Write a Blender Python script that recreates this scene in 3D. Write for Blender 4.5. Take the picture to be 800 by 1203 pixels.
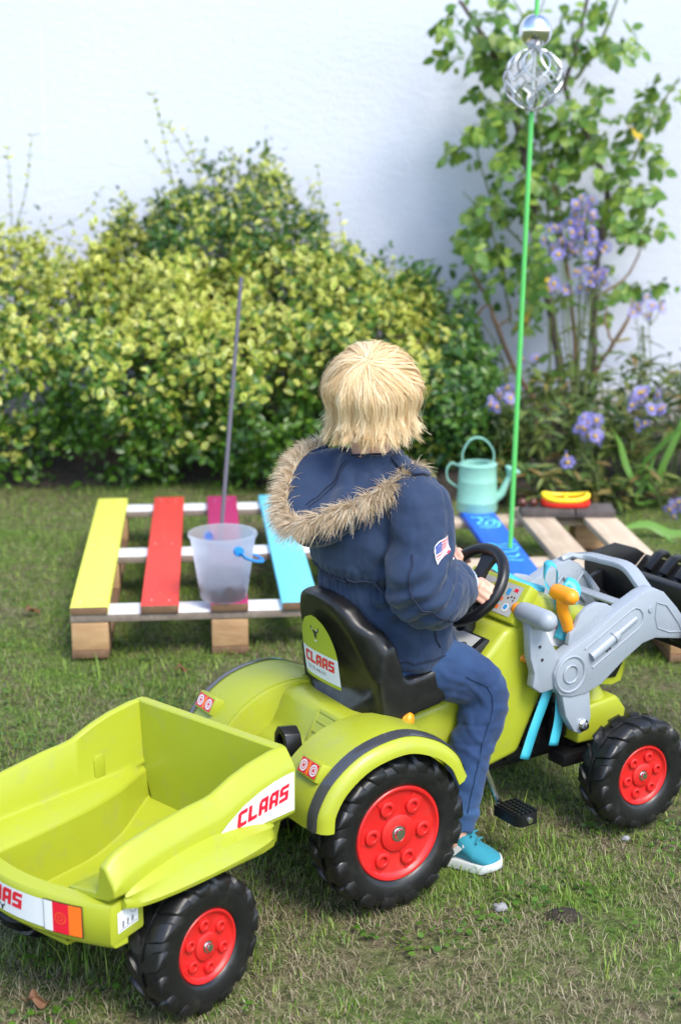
import bpy, bmesh, math, random
import numpy as np
from mathutils import Vector, Matrix, Euler, noise

for o in list(bpy.data.objects):
    bpy.data.objects.remove(o)
random.seed(7)
rng = np.random.default_rng(7)
PI = math.pi
SC = bpy.context.scene
COL = SC.collection

# ------------------------------------------------------------------ camera, sky, sun, exposure
PITCH = math.atan(448 / 1800.0)
CAM_H = 1.37
cam_data = bpy.data.cameras.new('camera')
cam = bpy.data.objects.new('camera', cam_data)
COL.objects.link(cam)
cam.location = (0, 0, CAM_H)
cam.rotation_euler = (PI / 2 - PITCH, 0, 0)
cam_data.sensor_fit = 'HORIZONTAL'
cam_data.sensor_width = 24.0
cam_data.lens = 54.0
cam_data.clip_start = 0.05
cam_data.clip_end = 400
cam_data.dof.use_dof = True
cam_data.dof.focus_distance = 2.80
cam_data.dof.aperture_fstop = 3.6
SC.camera = cam

SUN_DIR = Vector((0.42, -0.62, 0.95)).normalized()      # towards the sun
world = bpy.data.worlds.new('World')
SC.world = world
world.use_nodes = True
wn = world.node_tree.nodes
wl = world.node_tree.links
wn.clear()
sky = wn.new('ShaderNodeTexSky')
sky.sky_type = 'NISHITA'
sky.sun_disc = False
sky.sun_elevation = math.asin(SUN_DIR.z)
sky.sun_rotation = math.atan2(SUN_DIR.x, SUN_DIR.y)
sky.air_density = 1.0
sky.dust_density = 1.2
sky.ozone_density = 1.0
bg = wn.new('ShaderNodeBackground')
bg.inputs['Strength'].default_value = 0.15
wo = wn.new('ShaderNodeOutputWorld')
wl.new(sky.outputs[0], bg.inputs['Color'])
wl.new(bg.outputs[0], wo.inputs['Surface'])

sun_data = bpy.data.lights.new('sun', 'SUN')
sun_data.energy = 1.5
sun_data.angle = math.radians(24)
sun_data.color = (1.0, 0.945, 0.85)
sun = bpy.data.objects.new('sun', sun_data)
COL.objects.link(sun)
sun.rotation_euler = (-SUN_DIR).to_track_quat('-Z', 'Y').to_euler()
sun.location = (1.5, -2, 6)

SC.view_settings.view_transform = 'Standard'
SC.view_settings.look = 'None'
SC.view_settings.gamma = 1.0
SC.view_settings.exposure = 1.42
SC.render.engine = 'CYCLES'
SC.cycles.max_bounces = 8
SC.cycles.transparent_max_bounces = 12
SC.cycles.use_denoising = True

# ------------------------------------------------------------------ helpers
_C, _S = math.cos(PITCH), math.sin(PITCH)

def at(x, y, Y):
    """world point seen at photo pixel (x, y) at distance Y in front of the camera"""
    u = (x - 400) / 1800.0
    v = (y - 601.5) / 1800.0
    d = Vector((u, _C - v * _S, -_S - v * _C))
    t = Y / d.y
    return Vector((d.x * t, Y, CAM_H + d.z * t))

def tag(o, label=None, cat=None, group=None, kind=None):
    if label: o['label'] = label
    if cat: o['category'] = cat
    if group: o['group'] = group
    if kind: o['kind'] = kind
    return o

def empty(name, loc=(0, 0, 0), rz=0.0, label=None, cat=None, group=None):
    o = bpy.data.objects.new(name, None)
    COL.objects.link(o)
    o.location = loc
    o.rotation_euler = (0, 0, rz)
    o.empty_display_size = 0.1
    return tag(o, label, cat, group)

def link(name, me, parent=None, loc=None, rot=None):
    o = bpy.data.objects.new(name, me)
    COL.objects.link(o)
    if parent: o.parent = parent
    if loc is not None: o.location = loc
    if rot is not None: o.rotation_euler = rot
    return o

def V(*a): return Vector(a)

def frame_from(t, up=Vector((0, 0, 1))):
    t = t.normalized()
    if abs(t.dot(up)) > 0.95: up = Vector((1, 0, 0)) if abs(t.x) < 0.9 else Vector((0, 1, 0))
    a = up.cross(t).normalized()
    b = t.cross(a).normalized()
    return a, b

def spline(pts, n):
    """catmull-rom through pts, n samples"""
    P = [Vector(p) for p in pts]
    P = [2 * P[0] - P[1]] + P + [2 * P[-1] - P[-2]]
    m = len(P) - 3
    out = []
    for i in range(n):
        t = i / (n - 1) * m
        k = min(int(t), m - 1)
        u = t - k
        a, b, c, d = P[k], P[k + 1], P[k + 2], P[k + 3]
        out.append(0.5 * ((2 * b) + (c - a) * u + (2 * a - 5 * b + 4 * c - d) * u * u + (-a + 3 * b - 3 * c + d) * u ** 3))
    return out

def lerp_list(vals, n):
    xs = np.linspace(0, len(vals) - 1, n)
    return list(np.interp(xs, range(len(vals)), vals))

class MB:
    def __init__(s):
        s.v = []; s.f = []; s.m = []
    def add(s, vs, fs, m=0):
        o = len(s.v)
        s.v.extend(tuple(p) for p in vs)
        s.f.extend(tuple(i + o for i in f) for f in fs)
        s.m.extend([m] * len(fs))
        return s
    def box(s, c, size, m=0, rot=None):
        sx, sy, sz = size[0] / 2, size[1] / 2, size[2] / 2
        R = Euler(rot).to_matrix() if rot else Matrix.Identity(3)
        vs = [Vector(c) + R @ Vector((x * sx, y * sy, z * sz)) for x in (-1, 1) for y in (-1, 1) for z in (-1, 1)]
        return s.add(vs, [(0, 1, 3, 2), (4, 6, 7, 5), (0, 4, 5, 1), (2, 3, 7, 6), (0, 2, 6, 4), (1, 5, 7, 3)], m)
    def prism(s, poly, O, U, W, D, m=0):
        """polygon (u,w) in plane O,U,W extruded along vector D"""
        O, U, W, D = Vector(O), Vector(U), Vector(W), Vector(D)
        n = len(poly)
        a = [O + U * p[0] + W * p[1] for p in poly]
        b = [p + D for p in a]
        area = sum(poly[i][0] * poly[(i + 1) % n][1] - poly[(i + 1) % n][0] * poly[i][1] for i in range(n))
        flip = (area > 0) == (U.cross(W).dot(D) > 0)
        fs = []
        f0 = list(range(n)); f1 = list(range(n, 2 * n))
        if flip: fs.append(tuple(reversed(f0))); fs.append(tuple(f1))
        else: fs.append(tuple(f0)); fs.append(tuple(reversed(f1)))
        for i in range(n):
            j = (i + 1) % n
            q = (i, j, n + j, n + i)
            fs.append(q if flip else tuple(reversed(q)))
        return s.add(a + b, fs, m)
    def rings(s, rings, m=0, cap=True, closed=True, loop=False):
        n = len(rings[0])
        vs = [p for r in rings for p in r]
        fs = []
        k = len(rings)
        for i in range(k if loop else k - 1):
            i2 = (i + 1) % k
            for j in range(n if closed else n - 1):
                j2 = (j + 1) % n
                fs.append((i * n + j, i * n + j2, i2 * n + j2, i2 * n + j))
        if cap and closed and not loop:
            fs.append(tuple(range(n - 1, -1, -1)))
            fs.append(tuple((k - 1) * n + j for j in range(n)))
        return s.add(vs, fs, m)
    def tube(s, path, r, n=8, m=0, cap=True, flat=1.0, up=Vector((0, 0, 1)), round_ends=False, loop=False):
        P = [Vector(p) for p in path]
        k = len(P)
        R = [r] * k if not hasattr(r, '__len__') else (list(r) if len(r) == k else lerp_list(r, k))
        if round_ends:
            t0 = (P[0] - P[1]).normalized(); t1 = (P[-1] - P[-2]).normalized()
            pre = [(P[0] + t0 * R[0] * q, R[0] * math.sqrt(max(0, 1 - q * q))) for q in (0.98, 0.8, 0.45)]
            post = [(P[-1] + t1 * R[-1] * q, R[-1] * math.sqrt(max(0, 1 - q * q))) for q in (0.45, 0.8, 0.98)]
            P = [a for a, _ in pre] + P + [a for a, _ in post]
            R = [max(b, 1e-5) for _, b in pre] + R + [max(b, 1e-5) for _, b in post]
            k = len(P)
        out = []
        a_prev = None
        for i in range(k):
            if loop: t = P[(i + 1) % k] - P[i - 1]
            else: t = P[min(i + 1, k - 1)] - P[max(i - 1, 0)]
            if t.length < 1e-9: t = Vector((0, 0, 1))
            t.normalize()
            if a_prev is None: a, b = frame_from(t, up)
            else:
                a = a_prev - t * a_prev.dot(t)
                if a.length < 1e-6: a, b = frame_from(t, up)
                a.normalize(); b = t.cross(a)
            a_prev = a
            out.append([P[i] + (a * math.cos(2 * PI * j / n) + b * math.sin(2 * PI * j / n) * flat) * R[i] for j in range(n)])
        return s.rings(out, m, cap, True, loop)
    def lathe(s, prof, n=24, O=(0, 0, 0), axis=(0, 0, 1), m=0, cap=False, ref=None):
        O = Vector(O); ax = Vector(axis).normalized()
        a, b = frame_from(ax)
        rr = [[O + ax * z + (a * math.cos(2 * PI * j / n) + b * math.sin(2 * PI * j / n)) * max(r, 1e-5) for j in range(n)] for r, z in prof]
        return s.rings(rr, m, cap)
    def ellipsoid(s, c, rad, nu=16, nv=10, m=0, R=None):
        c = Vector(c)
        rr = []
        for i in range(nv + 1):
            th = PI * i / nv
            ring = []
            for j in range(nu):
                p = Vector((math.sin(th) * math.cos(2 * PI * j / nu) * rad[0], math.sin(th) * math.sin(2 * PI * j / nu) * rad[1], -math.cos(th) * rad[2]))
                if i in (0, nv): p = Vector((math.cos(2 * PI * j / nu) * 1e-5, math.sin(2 * PI * j / nu) * 1e-5, -math.cos(th) * rad[2]))
                ring.append(c + (R @ p if R else p))
            rr.append(ring)
        return s.rings(rr, m, True)
    def mesh(s, name, mats, bevel=0, seg=2, angle=38, recalc=True, flat=False):
        me = bpy.data.meshes.new(name)
        me.from_pydata(s.v, [], s.f)
        for mt in (mats if isinstance(mats, (list, tuple)) else [mats]): me.materials.append(mt)
        me.polygons.foreach_set('material_index', s.m)
        if bevel or recalc:
            bm = bmesh.new(); bm.from_mesh(me)
            if recalc: bmesh.ops.recalc_face_normals(bm, faces=bm.faces)
            if bevel:
                es = [e for e in bm.edges if len(e.link_faces) == 2 and e.calc_face_angle(0) > math.radians(25)]
                bmesh.ops.bevel(bm, geom=es, offset=bevel, segments=seg, profile=0.5, affect='EDGES', clamp_overlap=True)
            bm.to_mesh(me); bm.free()
        if not flat:
            me.polygons.foreach_set('use_smooth', [True] * len(me.polygons))
            if angle < 180: me.set_sharp_from_angle(angle=math.radians(angle))
        me.update()
        return me
    def build(s, name, mats, parent=None, **k):
        return link(name, s.mesh(name, mats, **k), parent)

def union_mesh(mb, name, voxel, smooth=6, fac=0.5, disp=None):
    """overlapping closed shells -> one continuous skin"""
    me = bpy.data.meshes.new(name + '_raw')
    me.from_pydata(mb.v, [], mb.f)
    bm = bmesh.new(); bm.from_mesh(me)
    bmesh.ops.remove_doubles(bm, verts=bm.verts, dist=2e-5)
    bmesh.ops.recalc_face_normals(bm, faces=bm.faces)
    bm.to_mesh(me); bm.free()
    o = bpy.data.objects.new(name + '_raw', me)
    COL.objects.link(o)
    md = o.modifiers.new('r', 'REMESH'); md.mode = 'VOXEL'; md.voxel_size = voxel
    if smooth:
        sm = o.modifiers.new('s', 'SMOOTH'); sm.factor = fac; sm.iterations = smooth
    dg = bpy.context.evaluated_depsgraph_get(); dg.update()
    out = bpy.data.meshes.new_from_object(o.evaluated_get(dg), depsgraph=dg)
    out.name = name
    bpy.data.objects.remove(o); bpy.data.meshes.remove(me)
    if disp:
        n = len(out.vertices)
        nor = np.empty(n * 3, np.float32); out.vertices.foreach_get('normal', nor); nor = nor.reshape(-1, 3)
        co = np.empty(n * 3, np.float32); out.vertices.foreach_get('co', co); co = co.reshape(-1, 3)
        d = np.array([disp(Vector(c), Vector(q)) for c, q in zip(co.tolist(), nor.tolist())], np.float32)
        co = co + nor * d[:, None]
        out.vertices.foreach_set('co', co.ravel())
        out.update()
    out.polygons.foreach_set('use_smooth', [True] * len(out.polygons))
    return out

def np_mesh(name, verts, tris, mats, midx=None, attr=None, smooth=False):
    me = bpy.data.meshes.new(name)
    nv, nf = len(verts), len(tris)
    k = tris.shape[1]
    me.vertices.add(nv); me.vertices.foreach_set('co', np.asarray(verts, np.float32).ravel())
    me.loops.add(nf * k); me.loops.foreach_set('vertex_index', np.asarray(tris, np.int32).ravel())
    me.polygons.add(nf)
    me.polygons.foreach_set('loop_start', np.arange(0, nf * k, k, dtype=np.int32))
    me.polygons.foreach_set('loop_total', np.full(nf, k, np.int32))
    for mt in (mats if isinstance(mats, (list, tuple)) else [mats]): me.materials.append(mt)
    if midx is not None: me.polygons.foreach_set('material_index', np.asarray(midx, np.int32))
    if attr is not None:
        for an, av in attr.items():
            a = me.attributes.new(an, 'FLOAT', 'POINT'); a.data.foreach_set('value', np.asarray(av, np.float32))
    if smooth: me.polygons.foreach_set('use_smooth', [True] * nf)
    me.update(calc_edges=True)
    return me

def copy_tree(o, parent=None):
    c = o.copy(); COL.objects.link(c)
    if parent is not None: c.parent = parent
    for ch in o.children: copy_tree(ch, c)
    return c

# ------------------------------------------------------------------ materials
def lin(r, g, b):
    f = lambda c: (c / 255 / 12.92) if c / 255 <= 0.04045 else ((c / 255 + 0.055) / 1.055) ** 2.4
    return (f(r), f(g), f(b))

class NT:
    def __init__(s, name):
        s.mat = bpy.data.materials.new(name); s.mat.use_nodes = True
        s.t = s.mat.node_tree; s.n = s.t.nodes; s.l = s.t.links
        s.b = s.n['Principled BSDF']; s.out = s.n['Material Output']
        s.obj = None
    def coord(s):
        if not s.obj: s.obj = s.n.new('ShaderNodeTexCoord')
        return s.obj.outputs['Object']
    def noise(s, scale, detail=4, rough=0.55, dist=0.0, vec=None, stretch=None):
        n = s.n.new('ShaderNodeTexNoise')
        n.inputs['Scale'].default_value = scale; n.inputs['Detail'].default_value = detail
        n.inputs['Roughness'].default_value = rough; n.inputs['Distortion'].default_value = dist
        v = vec or s.coord()
        if stretch:
            mp = s.n.new('ShaderNodeMapping'); mp.inputs['Scale'].default_value = stretch
            s.l.new(v, mp.inputs['Vector']); v = mp.outputs[0]
        s.l.new(v, n.inputs['Vector'])
        return n.outputs['Fac']
    def ramp(s, fac, stops):
        r = s.n.new('ShaderNodeValToRGB')
        el = r.color_ramp.elements
        while len(el) < len(stops): el.new(0.5)
        for e, (p, c) in zip(el, stops):
            e.position = p; e.color = (c[0], c[1], c[2], 1) if hasattr(c, '__len__') else (c, c, c, 1)
        s.l.new(fac, r.inputs['Fac'])
        return r.outputs['Color']
    def mix(s, fac, a, b, mode='MIX'):
        m = s.n.new('ShaderNodeMix'); m.data_type = 'RGBA'; m.blend_type = mode
        for sock, val in ((m.inputs[0], fac), (m.inputs[6], a), (m.inputs[7], b)):
            if hasattr(val, 'is_linked') or hasattr(val, 'links'): s.l.new(val, sock)
            elif hasattr(val, '__len__'): sock.default_value = (val[0], val[1], val[2], 1)
            else: sock.default_value = val
        return m.outputs[2]
    def island(s):
        g = s.n.new('ShaderNodeNewGeometry'); return g.outputs['Random Per Island']
    def attr(s, name):
        a = s.n.new('ShaderNodeAttribute'); a.attribute_name = name; return a.outputs['Fac']
    def objrand(s):
        return s.n.new('ShaderNodeObjectInfo').outputs['Random']
    def bump(s, h, strength=0.3, dist=0.01):
        b = s.n.new('ShaderNodeBump'); b.inputs['Strength'].default_value = strength; b.inputs['Distance'].default_value = dist
        s.l.new(h, b.inputs['Height']); s.l.new(b.outputs[0], s.b.inputs['Normal'])
    def set(s, **k):
        names = dict(rough='Roughness', metal='Metallic', spec='Specular IOR Level', trans='Transmission Weight', sss='Subsurface Weight', sheen='Sheen Weight', coat='Coat Weight', ior='IOR', alpha='Alpha')
        for a, v in k.items():
            if a == 'color':
                if hasattr(v, '__len__'): s.b.inputs['Base Color'].default_value = (v[0], v[1], v[2], 1)
                else: s.l.new(v, s.b.inputs['Base Color'])
            else:
                sock = s.b.inputs[names[a]]
                if isinstance(v, (int, float)): sock.default_value = v
                else: s.l.new(v, sock)
        return s
    def leafy(s, color, amount=0.35):
        """add translucency for thin leaves"""
        tr = s.n.new('ShaderNodeBsdfTranslucent')
        if hasattr(color, '__len__'): tr.inputs['Color'].default_value = (*color, 1)
        else: s.l.new(color, tr.inputs['Color'])
        mx = s.n.new('ShaderNodeMixShader'); mx.inputs[0].default_value = amount
        s.l.new(s.b.outputs[0], mx.inputs[1]); s.l.new(tr.outputs[0], mx.inputs[2]); s.l.new(mx.outputs[0], s.out.inputs['Surface'])
        return s

def plastic(name, col, rough=0.36, var=0.10, bump=0.02, spec=0.5, dirt=None, sss=0.0):
    t = NT(name)
    n = t.noise(9, 4)
    c = t.mix(n, tuple(x * (1 - var) for x in col), tuple(min(1, x * (1 + var)) for x in col))
    if dirt:
        d = t.noise(22, 6, 0.7)
        c = t.mix(t.ramp(d, [(0.52, 0.0), (0.8, dirt[1])]), c, dirt[0])
    r = t.ramp(t.noise(30, 5, 0.65), [(0.3, max(0.02, rough - 0.07)), (0.75, rough + 0.12)])
    t.set(color=c, rough=r, spec=spec, sss=sss)
    if sss: t.b.inputs['Subsurface Radius'].default_value = (0.01, 0.01, 0.003); t.b.inputs['Subsurface Scale'].default_value = 0.3
    t.bump(t.noise(160, 3), bump, 0.002)
    return t.mat

M = {}
M['lime'] = plastic('lime_plastic', (0.345, 0.385, 0.024), 0.34, 0.05, 0.03, dirt=((0.30, 0.30, 0.10), 0.6))
M['black_plastic'] = plastic('black_plastic', (0.007, 0.007, 0.008), 0.34, 0.2, 0.05, dirt=((0.03, 0.029, 0.026), 0.35))
M['tyre'] = plastic('tyre_plastic', (0.007, 0.007, 0.008), 0.36, 0.2, 0.08, dirt=((0.055, 0.05, 0.04), 0.5))
M['red'] = plastic('red_plastic', (0.55, 0.013, 0.012), 0.38, 0.06, 0.04, dirt=((0.35, 0.06, 0.04), 0.35))
M['grey'] = plastic('grey_plastic', (0.285, 0.32, 0.365), 0.31, 0.05, 0.03, dirt=((0.2, 0.2, 0.2), 0.25))
M['orange'] = plastic('orange_plastic', (0.85, 0.30, 0.01), 0.36, 0.04)
M['white_sticker'] = plastic('white_sticker', (0.72, 0.73, 0.74), 0.4, 0.03, 0.01)
M['denim_seam'] = plastic('denim_seam', (0.006, 0.022, 0.07), 0.9, 0.1)
M['lime_sticker'] = plastic('lime_sticker', (0.37, 0.43, 0.03), 0.35, 0.03, 0.01)
M['red_print'] = plastic('red_print', (0.70, 0.008, 0.03), 0.4, 0.03, 0.01)
M['dark_print'] = plastic('dark_print', (0.02, 0.02, 0.025), 0.4, 0.05, 0.01)
M['grey_print'] = plastic('grey_print', (0.22, 0.22, 0.24), 0.4, 0.05, 0.01)
M['blue_print'] = plastic('blue_print', (0.03, 0.30, 0.62), 0.4, 0.03, 0.01)
M['orange_print'] = plastic('orange_print', (0.85, 0.16, 0.015), 0.35, 0.03, 0.01)
M['silver_stripe'] = plastic('stripe_foil', (0.05, 0.052, 0.058), 0.12, 0.1, 0.01, spec=0.9)
M['panel_grey'] = plastic('panel_grey', (0.42, 0.43, 0.42), 0.4, 0.05, 0.01)
M['turquoise'] = plastic('turquoise_enamel', (0.22, 0.47, 0.37), 0.33, 0.06, 0.02)
M['boat_yellow'] = plastic('boat_yellow', (0.85, 0.60, 0.01), 0.35, 0.04)
M['boat_red'] = plastic('boat_red', (0.75, 0.03, 0.015), 0.35, 0.04)
M['handle_blue'] = plastic('handle_blue', (0.02, 0.24, 0.66), 0.35, 0.04)
M['ribbon'] = plastic('ribbon_satin', (0.05, 0.42, 0.54), 0.35, 0.05)
M['pole_green'] = plastic('pole_green', (0.10, 0.50, 0.11), 0.4, 0.06)
M['rod'] = plastic('rod_grey', (0.13, 0.12, 0.15), 0.5, 0.15)
t = NT('chrome'); t.set(color=(0.75, 0.75, 0.77), metal=1.0, rough=t.ramp(t.noise(60, 4), [(0.3, 0.08), (0.8, 0.22)])); M['chrome'] = t.mat
t = NT('galvanised'); t.set(color=(0.55, 0.56, 0.58), metal=0.85, rough=t.ramp(t.noise(60, 4), [(0.3, 0.28), (0.8, 0.45)])); M['wire'] = t.mat
# bucket: thin cloudy plastic
t = NT('cloudy_plastic')
t.set(color=(0.86, 0.87, 0.90), rough=0.35)
tr = t.n.new('ShaderNodeBsdfTransparent'); tl = t.n.new('ShaderNodeBsdfTranslucent'); tl.inputs['Color'].default_value = (0.85, 0.87, 0.92, 1)
m1 = t.n.new('ShaderNodeMixShader'); m1.inputs[0].default_value = 0.93
m2 = t.n.new('ShaderNodeMixShader'); m2.inputs[0].default_value = 0.50
t.l.new(t.b.outputs[0], m1.inputs[1]); t.l.new(tl.outputs[0], m1.inputs[2]); t.l.new(m1.outputs[0], m2.inputs[1]); t.l.new(tr.outputs[0], m2.inputs[2]); t.l.new(m2.outputs[0], t.out.inputs['Surface'])
M['cloudy'] = t.mat

def wood(name, a, b, axis_scale=(40, 3, 40), knots=True, rough=0.75, wear=None):
    t = NT(name)
    g = t.noise(1.0, 6, 0.6, 0.6, stretch=axis_scale)
    c = t.ramp(g, [(0.25, a), (0.5, tuple((x + y) / 2 for x, y in zip(a, b))), (0.72, b)])
    v = t.noise(6, 3)
    c = t.mix(t.ramp(v, [(0.35, 0.0), (0.8, 0.45)]), c, tuple(x * 0.55 for x in a))
    rnd = t.objrand()
    c = t.mix(t.ramp(rnd, [(0, 0.0), (1, 0.3)]), c, tuple(min(1, x * 1.25) for x in b))
    if wear:
        c = t.mix(t.ramp(t.noise(30, 6, 0.7), [(0.62, 0.0), (0.7, 1.0)]), c, wear)
    t.set(color=c, rough=rough)
    t.bump(g, 0.35, 0.004)
    return t.mat
M['wood'] = wood('pallet_wood', (0.40, 0.29, 0.19), (0.60, 0.48, 0.35))
M['fur_base'] = plastic('fur_backing', (0.34, 0.23, 0.14), 0.9, 0.2)
M['wood_end'] = wood('pallet_block_wood', (0.30, 0.16, 0.07), (0.50, 0.32, 0.16), (12, 12, 60))
M['wood_grey'] = wood('weathered_wood', (0.17, 0.13, 0.10), (0.32, 0.26, 0.21))
M['wood_dark'] = wood('damp_wood', (0.10, 0.055, 0.028), (0.20, 0.115, 0.06))
M['dark_board'] = wood('dark_board_wood', (0.035, 0.028, 0.025), (0.10, 0.08, 0.075))

def paint(name, col):
    t = NT(name)
    g = t.noise(1.0, 5, 0.6, 0.4, stretch=(50, 4, 50))
    n = t.noise(7, 4)
    c = t.mix(n, tuple(x * 0.88 for x in col), tuple(min(1, x * 1.08) for x in col))
    c = t.mix(t.ramp(g, [(0.30, 0.0), (0.75, 0.35)]), c, tuple(x * 0.62 for x in col))
    wear = t.ramp(t.noise(1, 6, 0.75, stretch=(60, 14, 60)), [(0.66, 0.0), (0.70, 1.0)])
    c = t.mix(wear, c, (0.42, 0.30, 0.18))
    t.set(color=c, rough=0.55); t.bump(g, 0.5, 0.004)
    return t.mat
M['p_yellow'] = paint('yellow_paint', (0.74, 0.76, 0.10))
M['p_red'] = paint('red_paint', (0.66, 0.045, 0.03))
M['p_pink'] = paint('magenta_paint', (0.40, 0.012, 0.11))
M['p_cyan'] = paint('sky_blue_paint', (0.15, 0.60, 0.74))
M['p_white'] = paint('white_paint', (0.76, 0.77, 0.78))
M['p_blue'] = paint('blue_paint', (0.01, 0.13, 0.72))
M['p_green'] = plastic('light_green_paint', (0.14, 0.66, 0.34), 0.5, 0.06)

# cloth, skin, hair
def cloth(name, a, b, weave=900, bump=0.35, rough=0.8, sheen=0.25, fade=None):
    t = NT(name)
    n = t.noise(14, 5, 0.6); w = t.noise(weave, 2, 0.5)
    c = t.mix(n, a, b)
    if fade: c = t.mix(t.ramp(t.noise(5, 3), [(0.45, 0.0), (0.8, 0.7)]), c, fade)
    t.set(color=c, rough=rough, sheen=sheen)
    h = t.mix(0.35, t.noise(55, 5, 0.6), w)
    t.bump(h, bump, 0.004)
    return t.mat
M['navy'] = cloth('navy_canvas', (0.004, 0.016, 0.050), (0.008, 0.029, 0.082), sheen=0.15)
M['navy_seam'] = cloth('navy_seam', (0.004, 0.009, 0.03), (0.008, 0.016, 0.045), sheen=0.0)
M['cuff'] = cloth('pale_blue_knit', (0.36, 0.46, 0.62), (0.48, 0.57, 0.72))
M['denim'] = cloth('denim', (0.004, 0.020, 0.072), (0.010, 0.042, 0.130), 700, 0.5, 0.85, 0.1, fade=(0.042, 0.120, 0.27))
M['shoe'] = cloth('teal_suede', (0.008, 0.15, 0.21), (0.015, 0.23, 0.30), sheen=0.1)
M['shoe_white'] = plastic('shoe_white', (0.62, 0.64, 0.62), 0.6, 0.08, dirt=((0.3, 0.27, 0.2), 0.4))
t = NT('skin'); t.set(color=t.mix(t.noise(30, 4), (0.62, 0.33, 0.23), (0.72, 0.42, 0.31)), rough=0.5, sss=0.15); t.b.inputs['Subsurface Radius'].default_value = (0.012, 0.005, 0.003); t.b.inputs['Subsurface Scale'].default_value = 0.4; M['skin'] = t.mat
t = NT('eye_white'); t.set(color=(0.8, 0.8, 0.8), rough=0.1); M['eye'] = t.mat
t = NT('eye_iris'); t.set(color=(0.05, 0.12, 0.25), rough=0.1); M['iris'] = t.mat
t = NT('lip'); t.set(color=(0.55, 0.18, 0.15), rough=0.4); M['lip'] = t.mat
t = NT('blond_hair'); r = t.attr('lock')
t.set(color=t.ramp(r, [(0.0, (0.58, 0.385, 0.18)), (0.3, (0.78, 0.58, 0.32)), (0.65, (0.90, 0.74, 0.48)), (1.0, (0.96, 0.87, 0.66))]), rough=0.40, spec=0.5)
t.leafy((0.92, 0.72, 0.42), 0.30); M['hair'] = t.mat
t = NT('scalp_hair'); t.set(color=t.mix(t.noise(1, 5, stretch=(80, 80, 8)), (0.52, 0.33, 0.13), (0.72, 0.50, 0.22)), rough=0.6); M['scalp'] = t.mat
t = NT('fake_fur'); r = t.island()
t.set(color=t.ramp(r, [(0.0, (0.38, 0.25, 0.14)), (0.3, (0.66, 0.48, 0.29)), (0.7, (0.84, 0.68, 0.46)), (1.0, (0.95, 0.87, 0.72))]), rough=0.6); t.leafy((0.5, 0.38, 0.25), 0.15); M['fur'] = t.mat

# plants and ground
t = NT('variegated_leaf'); r = t.island(); e = t.attr('edge')
green = t.ramp(r, [(0, (0.03, 0.10, 0.008)), (0.5, (0.07, 0.175, 0.012)), (1, (0.12, 0.235, 0.02))])
yellow = t.ramp(r, [(0, (0.36, 0.45, 0.05)), (0.4, (0.62, 0.61, 0.09)), (0.8, (0.78, 0.73, 0.20)), (1, (0.50, 0.53, 0.06))])
c = t.mix(t.ramp(e, [(0.30, 0.0), (0.62, 1.0)]), green, yellow)
t.set(color=c, rough=0.33).leafy(c, 0.22); M['var_leaf'] = t.mat
def leafmat(name, cols, rough=0.35, tr=0.25):
    t = NT(name); r = t.island()
    c = t.ramp(r, [(i / (len(cols) - 1), q) for i, q in enumerate(cols)])
    t.set(color=c, rough=rough).leafy(c, tr)
    return t.mat
M['green_leaf'] = leafmat('green_leaf', [(0.016, 0.062, 0.010), (0.032, 0.100, 0.014), (0.062, 0.150, 0.020), (0.11, 0.20, 0.026)], 0.33)
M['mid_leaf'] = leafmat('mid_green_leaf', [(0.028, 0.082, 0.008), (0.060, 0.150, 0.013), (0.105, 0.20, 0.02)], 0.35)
M['rose_leaf'] = leafmat('rose_leaf', [(0.040, 0.115, 0.018), (0.080, 0.185, 0.030), (0.135, 0.26, 0.040), (0.25, 0.35, 0.05)], 0.42, 0.3)
M['rose_yellow'] = leafmat('yellowed_leaf', [(0.65, 0.42, 0.02), (0.75, 0.55, 0.04)], 0.45, 0.3)
M['bed_leaf'] = leafmat('bed_leaf', [(0.03, 0.065, 0.012), (0.06, 0.11, 0.02), (0.10, 0.16, 0.028), (0.17, 0.20, 0.04), (0.20, 0.12, 0.04)], 0.45, 0.25)
M['strap_leaf'] = leafmat('strap_leaf', [(0.10, 0.24, 0.03), (0.16, 0.32, 0.05)], 0.4, 0.3)
M['aster_petal'] = leafmat('aster_petal', [(0.24, 0.20, 0.64), (0.34, 0.30, 0.76), (0.47, 0.43, 0.84)], 0.6, 0.3)
M['aster_disc'] = plastic('aster_disc', (0.62, 0.38, 0.03), 0.8, 0.2)
M['grass'] = leafmat('grass_blade', [(0.07, 0.145, 0.012), (0.13, 0.235, 0.022), (0.20, 0.33, 0.036), (0.32, 0.40, 0.07)], 0.5, 0.3)
M['straw'] = leafmat('dry_grass_blade', [(0.14, 0.105, 0.055), (0.26, 0.21, 0.12), (0.42, 0.36, 0.23), (0.18, 0.19, 0.08)], 0.6, 0.2)
M['brown_leaf'] = leafmat('brown_leaf', [(0.14, 0.06, 0.025), (0.20, 0.09, 0.04)], 0.6, 0.15)
def bark(name, a, b):
    t = NT(name); n = t.noise(1, 6, 0.65, stretch=(60, 60, 12))
    t.set(color=t.mix(n, a, b), rough=0.85); t.bump(n, 0.5, 0.006); return t.mat
M['bark_dark'] = bark('dark_bark', (0.04, 0.03, 0.025), (0.12, 0.09, 0.075))
M['bark_brown'] = bark('brown_cane', (0.13, 0.075, 0.035), (0.26, 0.16, 0.08))
M['cane_green'] = bark('green_cane', (0.08, 0.12, 0.03), (0.17, 0.20, 0.06))
t = NT('lawn_soil')
n1 = t.noise(2.2, 5, 0.6); n2 = t.noise(45, 6, 0.7); n3 = t.noise(11, 5, 0.65)
c = t.ramp(n2, [(0.30, (0.036, 0.027, 0.018)), (0.46, (0.10, 0.080, 0.046)), (0.60, (0.19, 0.155, 0.092)), (0.76, (0.33, 0.275, 0.175))])
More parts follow.
